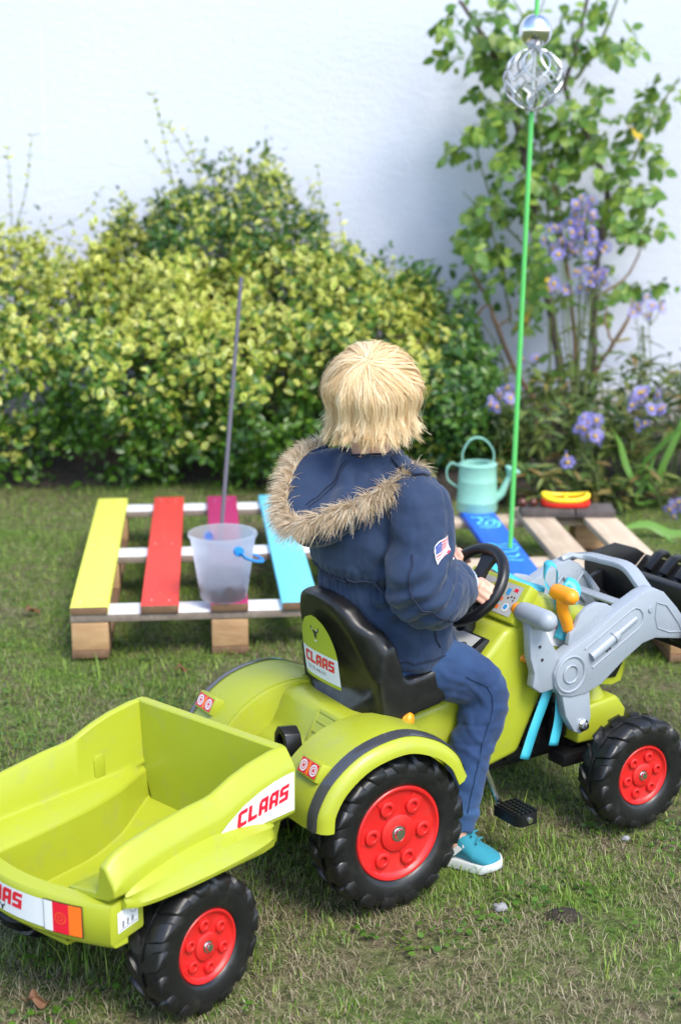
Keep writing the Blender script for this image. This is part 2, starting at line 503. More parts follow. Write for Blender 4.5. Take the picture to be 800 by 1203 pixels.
c2 = t.ramp(n2, [(0.3, (0.034, 0.062, 0.010)), (0.52, (0.085, 0.160, 0.018)), (0.78, (0.17, 0.27, 0.04))])
c = t.mix(t.ramp(t.mix(0.5, n1, n3), [(0.40, 0.0), (0.60, 0.9)]), c, c2)
t.set(color=c, rough=0.95, spec=0.2); t.bump(n2, 0.9, 0.02); M['lawn'] = t.mat
t = NT('bed_soil'); n2 = t.noise(30, 6, 0.7)
t.set(color=t.ramp(n2, [(0.3, (0.018, 0.013, 0.009)), (0.6, (0.05, 0.037, 0.025)), (0.8, (0.10, 0.075, 0.05))]), rough=0.95); t.bump(n2, 0.9, 0.03); M['soil'] = t.mat
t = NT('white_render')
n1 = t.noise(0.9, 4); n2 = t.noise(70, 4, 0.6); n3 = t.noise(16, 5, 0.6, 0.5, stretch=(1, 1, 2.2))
c = t.mix(n1, (0.520, 0.548, 0.635), (0.585, 0.613, 0.70))  # white wall with the blue of the skylight mixed into its colour
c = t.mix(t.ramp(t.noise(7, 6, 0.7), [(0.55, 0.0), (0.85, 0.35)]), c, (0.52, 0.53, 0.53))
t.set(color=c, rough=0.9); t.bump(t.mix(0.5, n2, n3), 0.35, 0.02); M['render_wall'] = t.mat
t = NT('plinth_render'); n = t.noise(25, 6, 0.7); t.set(color=t.mix(n, (0.28, 0.27, 0.26), (0.45, 0.44, 0.43)), rough=0.95); t.bump(n, 0.5, 0.02); M['plinth'] = t.mat
t = NT('pebble'); n = t.noise(60, 5, 0.6); t.set(color=t.mix(n, (0.17, 0.17, 0.17), (0.30, 0.30, 0.31)), rough=0.85); t.bump(n, 0.4, 0.004); M['pebble'] = t.mat
t = NT('chestnut_shell'); n = t.noise(20, 4); t.set(color=t.mix(n, (0.045, 0.010, 0.006), (0.12, 0.03, 0.015)), rough=0.22); M['chestnut'] = t.mat
M['string'] = plastic('dark_string', (0.02, 0.03, 0.09), 0.7)
# ------------------------------------------------------------------ ground and lawn
def gh(x, y):
    x = np.asarray(x, float); y = np.asarray(y, float)
    return (0.0035 * np.sin(7.1 * x + 2.3 * y) + 0.003 * np.sin(11.3 * y - 4.2 * x + 1.0) + 0.002 * np.sin(23 * x + 17 * y) - 0.004)

def axis_coords(lo, hi, fine, far):
    a = list(np.arange(lo, hi + 1e-6, fine))
    left, right = [], []
    d = fine; p = lo
    while p > -far: d *= 1.6; p -= d; left.append(p)
    d = fine; p = hi
    while p < far: d *= 1.6; p += d; right.append(p)
    return np.array(sorted(left) + a + right)
gx = axis_coords(-2.4, 2.4, 0.05, 120); gy = axis_coords(0.8, 7.0, 0.05, 120)
XX, YY = np.meshgrid(gx, gy)
near = (np.abs(XX) < 2.6) & (YY > 0.6) & (YY < 7.2)
ZZ = np.where(near, gh(XX, YY), -0.004)
nx, ny = len(gx), len(gy)
ii = (np.arange(ny - 1)[:, None] * nx + np.arange(nx - 1)[None, :]).ravel()
q = np.stack([ii, ii + 1, ii + nx + 1, ii + nx], 1)
tag(link('lawn_ground', np_mesh('lawn_ground', np.stack([XX.ravel(), YY.ravel(), ZZ.ravel()], 1), q, M['lawn'], smooth=True)), kind='structure')

# flower bed along the wall: low mound of soil
bx = np.linspace(-3.6, 3.6, 120); by = np.linspace(5.55, 7.02, 26)
XX, YY = np.meshgrid(bx, by)
edge_y = np.where(XX < 0.35, 6.02, 5.66) + 0.06 * np.sin(2.1 * XX) + 0.03 * np.sin(7 * XX)
ZZ = np.clip((YY - edge_y) * 0.5, -0.05, 0.06) + 0.008 * np.sin(31 * XX + 5 * YY) * np.sin(27 * YY)
ii = (np.arange(len(by) - 1)[:, None] * len(bx) + np.arange(len(bx) - 1)[None, :]).ravel()
q = np.stack([ii, ii + 1, ii + len(bx) + 1, ii + len(bx)], 1)
tag(link('bed_soil', np_mesh('bed_soil', np.stack([XX.ravel(), YY.ravel(), ZZ.ravel()], 1), q, M['soil'], smooth=True)), kind='structure')

def vnoise(x, y, s, seed=0.0):
    return np.array([noise.noise((a * s + seed, b * s - seed, seed)) for a, b in zip(x, y)])

def blades(name, n, lmin, lmax, w, tilt, mat, label, keep, cat, ylo=1.55, yhi=6.0):
    y = ylo * (yhi / ylo) ** rng.random(n)
    x = (rng.random(n) * 2 - 1) * (0.245 * y + 0.55)
    k = keep(x, y); x, y = x[k], y[k]
    n = len(x)
    z = gh(x, y) - 0.002
    az = rng.random(n) * 2 * PI
    ti = np.abs(rng.normal(tilt[0], tilt[1], n)).clip(0.05, 1.45)
    ln = lmin + (lmax - lmin) * rng.random(n) ** 1.6
    wd = w * (0.6 + 1.1 * rng.random(n) ** 2)
    d0 = np.stack([np.cos(az) * np.sin(ti * 0.6), np.sin(az) * np.sin(ti * 0.6), np.cos(ti * 0.6)], 1)
    d1 = np.stack([np.cos(az) * np.sin(ti * 1.25), np.sin(az) * np.sin(ti * 1.25), np.cos(ti * 1.25)], 1)
    sd = np.stack([-np.sin(az), np.cos(az), 0 * az], 1)
    b = np.stack([x, y, z], 1)
    m = b + d0 * (ln * 0.55)[:, None]
    tp = m + d1 * (ln * 0.45)[:, None]
    hw = (wd / 2)[:, None]
    vs = np.stack([b - sd * hw, b + sd * hw, m + sd * hw * 0.8, m - sd * hw * 0.8, tp], 1).reshape(-1, 3)
    o = np.arange(n)[:, None] * 5
    tr = np.concatenate([o + [[0, 1, 2]], o + [[0, 2, 3]], o + [[3, 2, 4]]], 0)
    return tag(link(name, np_mesh(name, vs, tr, mat)), label, cat, kind='stuff')

def keep_green(x, y):
    v = vnoise(x, y, 2.0, 3.1) + 0.5 * vnoise(x, y, 6.5, 9.2)
    near_fac = np.clip((y - 2.1) / 1.6, 0, 1) * 0.55 - np.clip(x - 0.1, 0, 1) * 0.35 * (y < 3.4)
    return rng.random(len(x)) < np.clip(0.66 + v * 1.4 + near_fac - .42 * np.clip((2.9 - y) / .7, 0, 1), 0.05, 1.0)
def keep_dry(x, y):
    v = vnoise(x, y, 2.6, 14.0) + 0.5 * vnoise(x, y, 8.0, 2.7)
    return rng.random(len(x)) < np.clip(0.42 + v * 1.5 + .42 * np.clip((3.0 - y) / .8, 0, 1) - np.clip((y - 2.8) / 1.5, 0, 1) * 0.25, 0.03, 1.0)
blades('lawn_grass', 245000, 0.010, 0.034, 0.0017, (0.85, 0.35), M['grass'], 'short patchy green lawn grass', keep_green, 'grass')
blades('dry_grass', 215000, 0.010, 0.040, 0.0012, (1.28, 0.18), M['straw'], 'dry straw coloured grass lying in the lawn', keep_dry, 'dry grass')
def keep_tuft(x, y):
    v = vnoise(x, y, 4.5, 21.0)
    return v > 0.30
blades('grass_tufts', 26000, 0.03, 0.085, 0.0024, (0.6, 0.3), M['grass'], 'longer green grass tufts in the lawn', keep_tuft, 'grass')

# ------------------------------------------------------------------ tools for thin leaves
def norm_rows(a): return a / np.maximum(np.linalg.norm(a, axis=1, keepdims=True), 1e-9)

# ------------------------------------------------------------------ house wall
WY = 7.0
wall = empty('house_wall', (0, WY, 0), 0, 'white rendered house wall behind the shrubs and roses', 'wall')
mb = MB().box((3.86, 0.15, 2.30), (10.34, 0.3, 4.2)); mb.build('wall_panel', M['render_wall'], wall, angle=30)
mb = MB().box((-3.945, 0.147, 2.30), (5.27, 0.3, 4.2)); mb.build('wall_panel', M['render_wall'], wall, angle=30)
mb = MB().box((1.2, 0.14, 0.08), (16, 0.32, 0.28)); mb.build('plinth', M['plinth'], wall, bevel=0.01)

# ------------------------------------------------------------------ foliage tools
def norm_rows(a): return a / np.maximum(np.linalg.norm(a, axis=1, keepdims=True), 1e-9)

def leaf_batch(pos, axis, nor, L, W, fold=0.25, curl=0.12):
    n = len(pos)
    axis = norm_rows(axis)
    side = norm_rows(np.cross(axis, nor)); nor = norm_rows(np.cross(side, axis))
    L = np.broadcast_to(L, n)[:, None]; W = np.broadcast_to(W, n)[:, None]
    def P(u, s, h): return pos + axis * L * u + side * W * s + nor * (L * h)
    vs = np.stack([P(0, 0, 0), P(.28, .46, fold * .35), P(.66, .42, fold * .3 - curl * .4), P(1, 0, -curl), P(.66, -.42, fold * .3 - curl * .4), P(.28, -.46, fold * .35), P(.30, 0, 0), P(.66, 0, -curl * .35)], 1).reshape(-1, 3)
    o = (np.arange(n) * 8)[:, None]
    t8 = np.array([[0, 1, 6], [1, 2, 7], [1, 7, 6], [2, 3, 7], [3, 4, 7], [4, 5, 6], [4, 6, 7], [5, 0, 6]])
    tr = (o[:, None, :] + t8[None]).reshape(-1, 3)
    e = np.tile(np.array([.7, 1, 1, 1, 1, 1, 0.05, 0.05]), n)
    return vs, tr, e

def join_batches(bs):
    vs, ts, es, off = [], [], [], 0
    for v, t_, e in bs:
        vs.append(v); ts.append(t_ + off); es.append(e); off += len(v)
    return np.concatenate(vs), np.concatenate(ts), np.concatenate(es)

def rnd_unit(n):
    return norm_rows(rng.normal(size=(n, 3)))

def shoot(pts, leaf_len, every=0.03, mats=None, parent=None, r=0.0025):
    """a thin twig with paired little leaves"""
    L = sum((Vector(a) - Vector(b)).length for a, b in zip(pts, pts[1:]))
    n = max(4, int(L / every))
    P = spline(pts, n)
    mb = MB(); mb.tube(P, [r, r * .4], 5, 0)
    tw = mb.build('shoot', [M['cane_green']], parent)
    pos, ax = [], []
    for i in range(1, n):
        t_ = (P[i] - P[i - 1]).normalized(); a, b = frame_from(t_)
        ph = i * 1.57 + random.random()
        for s in (0, PI):
            d = a * math.cos(ph + s) + b * math.sin(ph + s)
            pos.append(P[i]); ax.append(d * 0.9 + t_ * 0.7 + V(0, 0, -0.1))
    pos, ax = np.array(pos), np.array(ax)
    v, t_, e = leaf_batch(pos, ax, np.array([[0, -.3, 1.]]) + rng.normal(0, .3, pos.shape), leaf_len * (0.6 + .6 * rng.random(len(pos))), leaf_len * .5)
    o = link('leaves', np_mesh('leaves', v, t_, mats, attr={'edge': e}), tw); tag(o, kind='stuff')

# clover and plantain leaves low in the lawn
n = 16000
cy_ = 1.7 * (5.9 / 1.7) ** rng.random(n); cx_ = (rng.random(n) * 2 - 1) * (.245 * cy_ + .5)
k = vnoise(cx_, cy_, 3.4, 33.0) + .4 * vnoise(cx_, cy_, 11.0, 5.0) > .16
cx_, cy_ = cx_[k], cy_[k]; n = len(cx_)
pos = np.stack([cx_, cy_, gh(cx_, cy_) + .004 + .012 * rng.random(n)], 1); az = rng.random(n) * 2 * PI
Ls = .007 + .009 * rng.random(n)
v, t_, e = leaf_batch(pos, np.stack([np.cos(az), np.sin(az), .25 * rng.random(n)], 1), np.array([[0, 0, 1.]]) + rng.normal(0, .25, (n, 3)), Ls, Ls * .8, .1, .1)
tag(link('clover', np_mesh('clover', v, t_, [M['mid_leaf']]), None), 'small round clover leaves scattered low in the lawn', 'clover', kind='stuff')

HX = [-2.6, -1.9, -1.4, -1.19, -1.10, -1.0, -.875, -.7, -.56, -.35, -.21, -.1, .1, .35, .49, .60, .74]
HZ = [0.9, 1.0, .97, .87, .74, .84, .98, 1.10, 1.15, 1.14, 1.05, .96, .83, .66, .64, .52, .22]

def shrub(name, label, x0, x1, hz, n, Lr, wfrac, mats, yfun, pick, depth=0.16, group=None, stems=14, bulge=0.14, yb=6.72, cat='shrub'):
    root = empty(name, (0, 0, 0), 0, label, cat, group)
    X = x0 + (x1 - x0) * rng.random(n)
    T_ = rng.random(n) ** 0.8
    h = np.array([hz(x) for x in X])
    ang = T_ * PI / 2
    yf = np.array([yfun(x) for x in X])
    # clumps push the surface in and out
    lump = np.array([noise.noise((a * 4.0, b * 4.5 * c2, 3.3)) for a, b, c2 in zip(X, T_, h)]) * 0.21 + np.array([noise.noise((a * 11.0, b * 12 * c2, 8.1)) for a, b, c2 in zip(X, T_, h)]) * 0.10
    Z = h * np.sin(ang) ** 0.85
    Yd = yf - bulge * np.sin(np.clip(T_ * 1.5, 0, 1) * PI) + (yb - yf) * (1 - np.cos(ang)) ** 1.3
    nrm = norm_rows(np.stack([0 * X, -np.cos(ang) - 0.15, np.sin(ang) * 0.9 + .1], 1))
    dep = -rng.exponential(depth * 0.4, n).clip(0, depth * 2.2)
    spr = rng.random(n) < .11; dep[spr] = rng.random(int(spr.sum())) ** 1.5 * .11
    pos = np.stack([X, Yd, Z], 1) + nrm * (lump + dep)[:, None]
    pos[:, 2] = np.maximum(pos[:, 2], 0.02)
    hole = np.array([noise.noise((a * 6.0, b * 3.0, c_ * 6.0)) for a, b, c_ in pos]) < -.36
    pos = pos[~hole]; nrm = nrm[~hole]; dep = dep[~hole]; h = h[~hole]; n = len(pos)
    ax = norm_rows(nrm * 0.45 + rnd_unit(n) * 0.8 + np.array([[0, -.15, .15]]))
    ln = norm_rows(nrm + rnd_unit(n) * 0.55 + np.array([[0, 0, .35]]))
    Ls = Lr[0] + (Lr[1] - Lr[0]) * rng.random(n)
    v, t_, e = leaf_batch(pos, ax, ln, Ls, Ls * wfrac, 0.22, 0.15)
    mi = np.repeat(pick(pos, h, dep), 8)
    tag(link('foliage', np_mesh('foliage', v, t_, mats, mi, {'edge': e}), root), kind='stuff')
    mb = MB()
    for i in range(stems):
        x = x0 + (x1 - x0) * (i + random.random()) / stems
        hh = hz(x); yy = yfun(x) + .35
        p = [V(x, yy + .05, 0.0), V(x + random.uniform(-.06, .06), yy, hh * .4), V(x + random.uniform(-.15, .15), yy + random.uniform(-.1, .15), hh * .85)]
        mb.tube(spline(p, 7), [0.012, 0.004], 6)
        for _ in range(3):
            a = p[1].lerp(p[2], random.random()); b = a + V(random.uniform(-.2, .2), random.uniform(-.35, .0), random.uniform(.05, .25))
            if b.z < hh - .08: mb.tube([a, a.lerp(b, .5) + V(0, 0, .02), b], [0.005, 0.002], 5)
    mb.build('stems', [M['bark_dark']], root)
    return root

hzA = lambda x: min(float(np.interp(x, HX, HZ)), 0.86 + 0.08 * math.sin(3.1 * x + .4) + .07 * noise.noise((x * 7, 0, 2)) if x > -1.02 else 2)
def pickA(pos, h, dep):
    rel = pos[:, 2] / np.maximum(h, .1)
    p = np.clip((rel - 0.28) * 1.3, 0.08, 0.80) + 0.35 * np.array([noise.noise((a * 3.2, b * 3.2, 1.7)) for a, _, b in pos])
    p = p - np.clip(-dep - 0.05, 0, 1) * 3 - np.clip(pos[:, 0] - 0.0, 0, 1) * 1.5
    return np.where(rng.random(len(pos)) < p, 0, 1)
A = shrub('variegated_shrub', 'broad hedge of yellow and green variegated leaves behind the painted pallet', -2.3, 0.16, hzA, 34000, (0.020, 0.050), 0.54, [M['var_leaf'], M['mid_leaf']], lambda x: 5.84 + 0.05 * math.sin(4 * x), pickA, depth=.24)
hzB = lambda x: (float(np.interp(x, HX, HZ)) + .09 * noise.noise((x * 8, 0, 5)) + .05 * noise.noise((x * 21, 0, 1))) * (1 if -1.03 < x < .0 else .8)
def pickB(pos, h, dep): return np.where(rng.random(len(pos)) < 0.40 + 0.6 * np.array([noise.noise((a * 4, b * 4, 7.7)) for a, _, b in pos]), 0, 1)
B = shrub('climbing_shrub', 'taller dark green shrub rising against the white wall above the hedge', -1.03, 0.10, hzB, 12500, (0.022, 0.044), 0.5, [M['var_leaf'], M['green_leaf']], lambda x: 6.36, pickB, stems=9, bulge=0.04, yb=6.9)
hzC = lambda x: float(np.interp(x, HX, HZ)) * .98
def pickC(pos, h, dep): return np.where(rng.random(len(pos)) < 0.20 + 0.9 * np.array([noise.noise((a * 3.5, b * 3.5, 4.4)) for a, _, b in pos]), 0, 1)
Cc = shrub('evergreen_shrub', 'rounded glossy dark green shrub between the hedge and the rose', 0.02, 0.72, hzC, 11500, (0.026, 0.054), 0.52, [M['var_leaf'], M['green_leaf']], lambda x: 5.92 + .25 * max(0, x - .3), pickC, stems=8, bulge=0.10, yb=6.85)
for pts, who, m in [([(212, 250), (200, 200), (190, 150), (180, 112)], B, 0), ([(205, 215), (188, 190), (172, 168)], B, 0), ([(236, 230), (228, 185), (218, 152)], B, 0), ([(232, 200), (205, 160), (198, 148)], B, 0),
                    ([(240, 215), (258, 188), (290, 190), (314, 205), (316, 245)], B, 1), ([(285, 235), (278, 205), (270, 178)], B, 0), ([(385, 300), (378, 245), (373, 196)], Cc, 0), ([(372, 265), (368, 235), (362, 210)], Cc, 0), ([(400, 300), (402, 270), (396, 242)], Cc, 0),
                    ([(15, 280), (30, 225), (37, 160)], A, 0), ([(14, 265), (12, 220), (9, 175)], A, 0), ([(30, 285), (60, 272), (100, 250), (119, 222)], A, 0), ([(440, 350), (455, 320), (462, 305)], Cc, 0)]:
    shoot([at(x, y, 6.5) for x, y in pts], 0.034, 0.034, [M['var_leaf']] if m == 0 else [M['green_leaf']], who)

# ------------------------------------------------------------------ climbing rose
rose = empty('climbing_rose', (1.0, 6.62, 0.03), 0, 'climbing rose bush trained up the white wall beside the green pole', 'rose bush')
RO = Vector(rose.location)
canes = [
    ('bark_brown', .011, [(652, 498), (630, 472), (604, 432), (584, 384), (574, 354), (560, 328), (540, 286)]),
    ('bark_brown', .006, [(584, 384), (600, 370), (592, 345)]), ('bark_brown', .006, [(574, 354), (556, 372), (546, 350)]),
    ('bark_dark', .019, [(657, 520), (662, 476), (652, 392), (640, 332), (628, 272), (624, 220), (606, 140), (588, 80), (560, 30), (540, 0)]),
    ('bark_dark', .017, [(666, 522), (692, 478), (698, 424), (698, 360), (702, 308), (708, 268), (712, 224), (690, 160), (664, 104), (676, 60), (690, -5)]),
    ('cane_green', .009, [(676, 92), (704, 52), (726, -5)]), ('bark_brown', .010, [(696, 440), (720, 404), (737, 376), (744, 350)]), ('bark_brown', .006, [(720, 404), (712, 380), (711, 355)]),
    ('cane_green', .008, [(706, 290), (728, 224), (756, 160), (776, 124), (798, 90)]), ('cane_green', .006, [(645, 480), (646, 400), (645, 300), (640, 200), (630, 120), (632, 40), (640, -5)]),
    ('bark_brown', .010, [(668, 510), (676, 420), (668, 330), (660, 280), (648, 200), (656, 140)]), ('cane_green', .005, [(632, 300), (590, 260), (565, 200), (560, 160)]),
    ('cane_green', .005, [(600, 380), (588, 300), (565, 250), (545, 225)]), ('cane_green', .005, [(706, 280), (740, 265), (770, 280)]), ('cane_green', .005, [(610, 150), (570, 80), (530, 10)]),
    ('cane_green', .005, [(598, 470), (590, 420), (560, 370)]), ('bark_brown', .006, [(700, 350), (740, 320), (757, 270)]), ('cane_green', .005, [(640, 60), (620, 30), (600, -5)]), ('cane_green', .004, [(700, 190), (745, 150), (760, 95)])]
for mname, r, pp in canes:
    P = spline([at(x, y, 6.66 + 0.10 * noise.noise((x * .02, y * .02, 1))) - RO for x, y in pp], max(8, 5 * len(pp)))
    P = [p + V(noise.noise((i * .5, r * 100, 0)), noise.noise((i * .5, r * 100, 5)), 0) * .008 for i, p in enumerate(P)]
    if pp[0][1] > 505: P[0].z = -0.02
    MB().tube(P, [r, r * .9, r * .45], 8).build('cane', [M[mname]], rose)
leafvar = []
for k in range(6):
    bs = []
    nl = 5 if k % 2 == 0 else 7
    Ltot = 0.105
    prs = [(1.0, 0)] + [(0.72 - 0.34 * j, s) for j in range((nl - 1) // 2) for s in (-1, 1)]
    pos, ax, nr, ll = [], [], [], []
    for u, s in prs:
        pos.append((u * Ltot * .62, 0, -0.012 * u)); ax.append((1 if s == 0 else .45, s * 1.0, -.25 + random.uniform(-.15, .15))); nr.append((random.uniform(-.2, .2), random.uniform(-.2, .2), 1)); ll.append(0.062 * random.uniform(.8, 1.1) * (1 if s == 0 else .9))
    v, t_, e = leaf_batch(np.array(pos), np.array(ax, float), np.array(nr), np.array(ll), np.array(ll) * .68, 0.16, 0.16)
    st = MB().tube([V(-.015, 0, 0), V(Ltot * .62, 0, -.012)], 0.0014, 4)
    vs = np.concatenate([v, np.array([tuple(p) for p in st.v])])
    tr4 = np.array([f for f in st.f if len(f) == 4]) + len(v)
    trs = np.concatenate([t_, tr4[:, [0, 1, 2]], tr4[:, [0, 2, 3]]])
    for mn in ('rose_leaf', 'rose_yellow'):
        leafvar.append((mn, np_mesh('rose_leaf_mesh', vs, trs, [M[mn]])))
regs = [((560, 28), (48, 34), 15), ((610, 60), (60, 40), 17), ((665, 35), (45, 38), 10), ((715, 30), (28, 34), 6), ((545, 70), (25, 20), 4), ((600, 120), (42, 34), 12), ((665, 120), (45, 40), 9), ((560, 165), (35, 28), 6), ((625, 185), (62, 42), 22), ((700, 160), (55, 35), 14),
        ((765, 130), (32, 40), 8), ((740, 195), (45, 35), 10), ((590, 235), (50, 28), 13), ((650, 245), (42, 30), 12), ((730, 250), (42, 32), 10), ((568, 285), (40, 22), 9), ((612, 310), (38, 26), 8), ((560, 325), (28, 16), 4), ((635, 350), (26, 30), 5), ((760, 275), (24, 14), 4), ((785, 110), (16, 20), 3), ((700, 340), (30, 40), 4), ((772, 340), (25, 12), 3), ((660, 440), (18, 40), 4), ((600, 365), (40, 18), 3)]
for (cx, cy), (rx, ry), n in regs:
    for i in range(int(n * 1.28)):
        a = random.random() * 2 * PI; rr = math.sqrt(random.random())
        p = at(cx + rx * rr * math.cos(a), cy + ry * rr * math.sin(a), 6.60 + random.uniform(-.17, .2)) - RO
        k = random.randrange(6); yel = random.random() < 0.014
        az = random.choice([-PI / 2, 0, PI, -PI / 4, -3 * PI / 4]) + random.uniform(-.5, .5)
        link('leaf', leafvar[2 * k + (1 if yel else 0)][1], rose, p, (random.uniform(-.4, .4) + .75, random.uniform(-.1, .6), az)).scale = [random.uniform(.85, 1.3)] * 3

# small leaflets in the depth of the rose
pos = []
for (cx, cy), (rx, ry), n in regs:
    for i in range(n * 2):
        a_ = random.random() * 2 * PI; rr = math.sqrt(random.random())
        pos.append(at(cx + 1.05 * rx * rr * math.cos(a_), cy + 1.05 * ry * rr * math.sin(a_), 6.70 + random.uniform(-.12, .16)) - RO)
pos = np.array(pos); Ls = .035 + .03 * rng.random(len(pos))
v, t_, e = leaf_batch(pos, rnd_unit(len(pos)) + np.array([[0, -.2, -.2]]), np.array([[0, -1., .6]]) + rng.normal(0, .4, pos.shape), Ls, Ls * .68, .15, .15)
tag(link('leaflets', np_mesh('leaflets', v, t_, [M['rose_leaf']]), rose), kind='stuff')

# a few more free shoots sticking out of the shrubs
for k in range(26):
    x = random.uniform(-1.5, .5); who, hf, Y0 = ((A, hzA, 5.95) if random.random() < .45 else ((B, hzB, 6.6) if -1.0 < x < -.05 else (Cc, hzC, 6.3)))
    if who is Cc and x < .05: x = random.uniform(.08, .6)
    z = hf(x); b = V(x, Y0 + random.uniform(0, .2), z - .10); l_ = random.uniform(.14, .26); lean = random.uniform(-.5, .5)
    shoot([b, b + V(lean * .4 * l_, -.02, l_ * .6), b + V(lean * l_, -.04, l_ * random.uniform(.8, 1.1))], 0.036, 0.030, [M['var_leaf']] if random.random() < .7 else [M['green_leaf']], who)

# ------------------------------------------------------------------ asters
fl_v, fl_f = [], []
pm = MB()
NPET = 14
for j in range(NPET):
    a = 2 * PI * j / NPET
    d = V(math.cos(a), math.sin(a), 0); s = V(-math.sin(a), math.cos(a), 0)
    pm.add([d * .005, d * .016 + s * .0026 + V(0, 0, .003), d * .0235 + V(0, 0, .002 * (j % 3)), d * .016 - s * .0026 + V(0, 0, .003)], [(0, 1, 2, 3)])
flower_me = pm.mesh('aster_flower', [M['aster_petal']], recalc=False, flat=True)
disc_me = MB().ellipsoid((0, 0, .003), (.0062, .0062, .0045), 10, 6).mesh('aster_disc', [M['aster_disc']])
def aster(label, base, heads, spread, stem_n, leaf_n, foliage_h):
    """heads: list of (px, py, Y, rx, ry, count)"""
    root = empty('aster_plant', base, random.random(), label, 'aster', 'blue asters in the flower bed')
    root.rotation_euler = (0, 0, 0)
    B0 = Vector(base)
    tips = []
    for (x, y, Y, rx, ry, n) in heads:
        for i in range(n):
            a = random.random() * 2 * PI; rr = math.sqrt(random.random())
            tips.append(at(x + rx * rr * math.cos(a), y + ry * rr * math.sin(a), Y + random.uniform(-.07, .07)) - B0)
    mb = MB()
    for (x, y, Y, rx, ry, n) in heads:
        c = at(x, y + ry * 1.4, Y) - B0
        for k in range(stem_n):
            b = V(random.uniform(-.04, .04), random.uniform(-.04, .04), -.01)
            top = c + V(random.uniform(-.04, .04), random.uniform(-.03, .03), 0)
            mid = b.lerp(top, .55) + V(random.uniform(-.03, .03), random.uniform(-.03, .03), .02)
            mb.tube(spline([b, mid, top], 9), [.004, .0022], 5)
        for tp in tips[-n:]:
            pass
    k = 0
    for (x, y, Y, rx, ry, n) in heads:
        c = at(x, y + ry * 1.4, Y) - B0
        for tp in tips[k:k + n]:
            mb.tube([c, c.lerp(tp, .6) + V(0, 0, -.01), tp], [.0018, .001], 4)
        k += n
    mb.build('stem', [M['cane_green']], root)
    for tp in tips:
        f = link('flower', flower_me, root, tp, (random.uniform(.7, 1.45), random.uniform(-.5, .5), random.random() * 6))
        f.scale = [random.uniform(1.1, 1.45)] * 3
        link('flower_disc', disc_me, f)
    # lance leaves along the stems
    pos, ax = [], []
    for i in range(leaf_n):
        (x, y, Y, rx, ry, n) = random.choice(heads)
        c = at(x, y + ry * 1.4, Y) - B0
        u = random.random() ** .8 * foliage_h
        p = V(0, 0, 0).lerp(c, u) + V(random.uniform(-.04, .04), random.uniform(-.04, .04), random.uniform(-.01, .03))
        pos.append(p); a = random.random() * 2 * PI; ax.append((math.cos(a), math.sin(a), random.uniform(-.2, .7)))
    pos, ax = np.array(pos), np.array(ax)
    Ls = 0.05 + 0.06 * rng.random(len(pos))
    v, t_, e = leaf_batch(pos, ax, np.array([[0, 0, 1.]]) + rng.normal(0, .35, pos.shape), Ls, Ls * .22, .15, .25)
    tag(link('leaves', np_mesh('leaves', v, t_, [M['bed_leaf']]), root), kind='stuff')
    return root
aster('tall aster with large lilac flower head in front of the rose', (.99, 6.22, .05), [(688, 252, 6.2, 16, 22, 24), (664, 280, 6.2, 25, 20, 30), (694, 326, 6.2, 24, 18, 17), (656, 334, 6.2, 12, 10, 4), (698, 285, 6.2, 14, 18, 9)], .05, 3, 70, .9)
aster('aster with a small flower tuft high beside the wall at right', (1.28, 6.35, .04), [(764, 360, 6.4, 17, 16, 9), (748, 368, 6.4, 7, 10, 3)], .05, 3, 42, .9)
aster('low aster with a small flower tuft left of the green pole', (0.64, 5.85, .03), [(588, 466, 5.85, 16, 16, 13)], .04, 3, 30, .95)
aster('low aster with flowers just above the toy boat', (.92, 5.50, .0), [(693, 506, 5.5, 16, 18, 15), (663, 539, 5.5, 8, 6, 2)], .05, 3, 46, .95)
aster('aster with a broad flower tuft at the right edge of the bed', (1.17, 5.66, .0), [(766, 472, 5.66, 24, 15, 16), (752, 498, 5.66, 12, 8, 2)], .05, 3, 46, .95)
aster('low aster at the right edge with flowers near the lawn', (1.27, 5.50, .01), [(797, 603, 5.45, 12, 14, 8)], .03, 2, 24, .95)
aster('stray aster with one faded flower against the wall', (.74, 6.55, .05), [(620, 420, 6.55, 12, 4, 3)], .02, 1, 18, .9)

# ------------------------------------------------------------------ leafy perennials in the bed
def perennial(label, base, n, h, spread, Lr, mats, group='leafy plants in the flower bed', name='leafy_perennial', wf=.24):
    root = empty(name, base, 0, label, 'plant', group)
    mb = MB(); pos, ax = [], []
    ns = max(4, n // 16)
    for k in range(ns):
        a = random.random() * 2 * PI; r_ = spread * math.sqrt(random.random())
        tip = V(r_ * math.cos(a), r_ * math.sin(a), h * random.uniform(.55, 1.05))
        b = V(tip.x * .35, tip.y * .35, -.02)
        P = spline([b, b.lerp(tip, .5) + V(0, 0, .03), tip], 8)
        mb.tube(P, [.0035, .0015], 5)
        for q in range(16):
            p = P[random.randrange(2, 8)]; aa = random.random() * 2 * PI
            pos.append(p); ax.append((math.cos(aa), math.sin(aa), random.uniform(-.35, .8)))
    mb.build('stems', [M['cane_green']], root)
    pos, ax = np.array(pos), np.array(ax)
    Ls = Lr[0] + (Lr[1] - Lr[0]) * rng.random(len(pos))
    v, t_, e = leaf_batch(pos, ax, np.array([[0, -.2, 1.]]) + rng.normal(0, .3, pos.shape), Ls, Ls * wf, .15, .3)
    tag(link('leaves', np_mesh('leaves', v, t_, mats, attr={'edge': e}), root), kind='stuff')
    return root
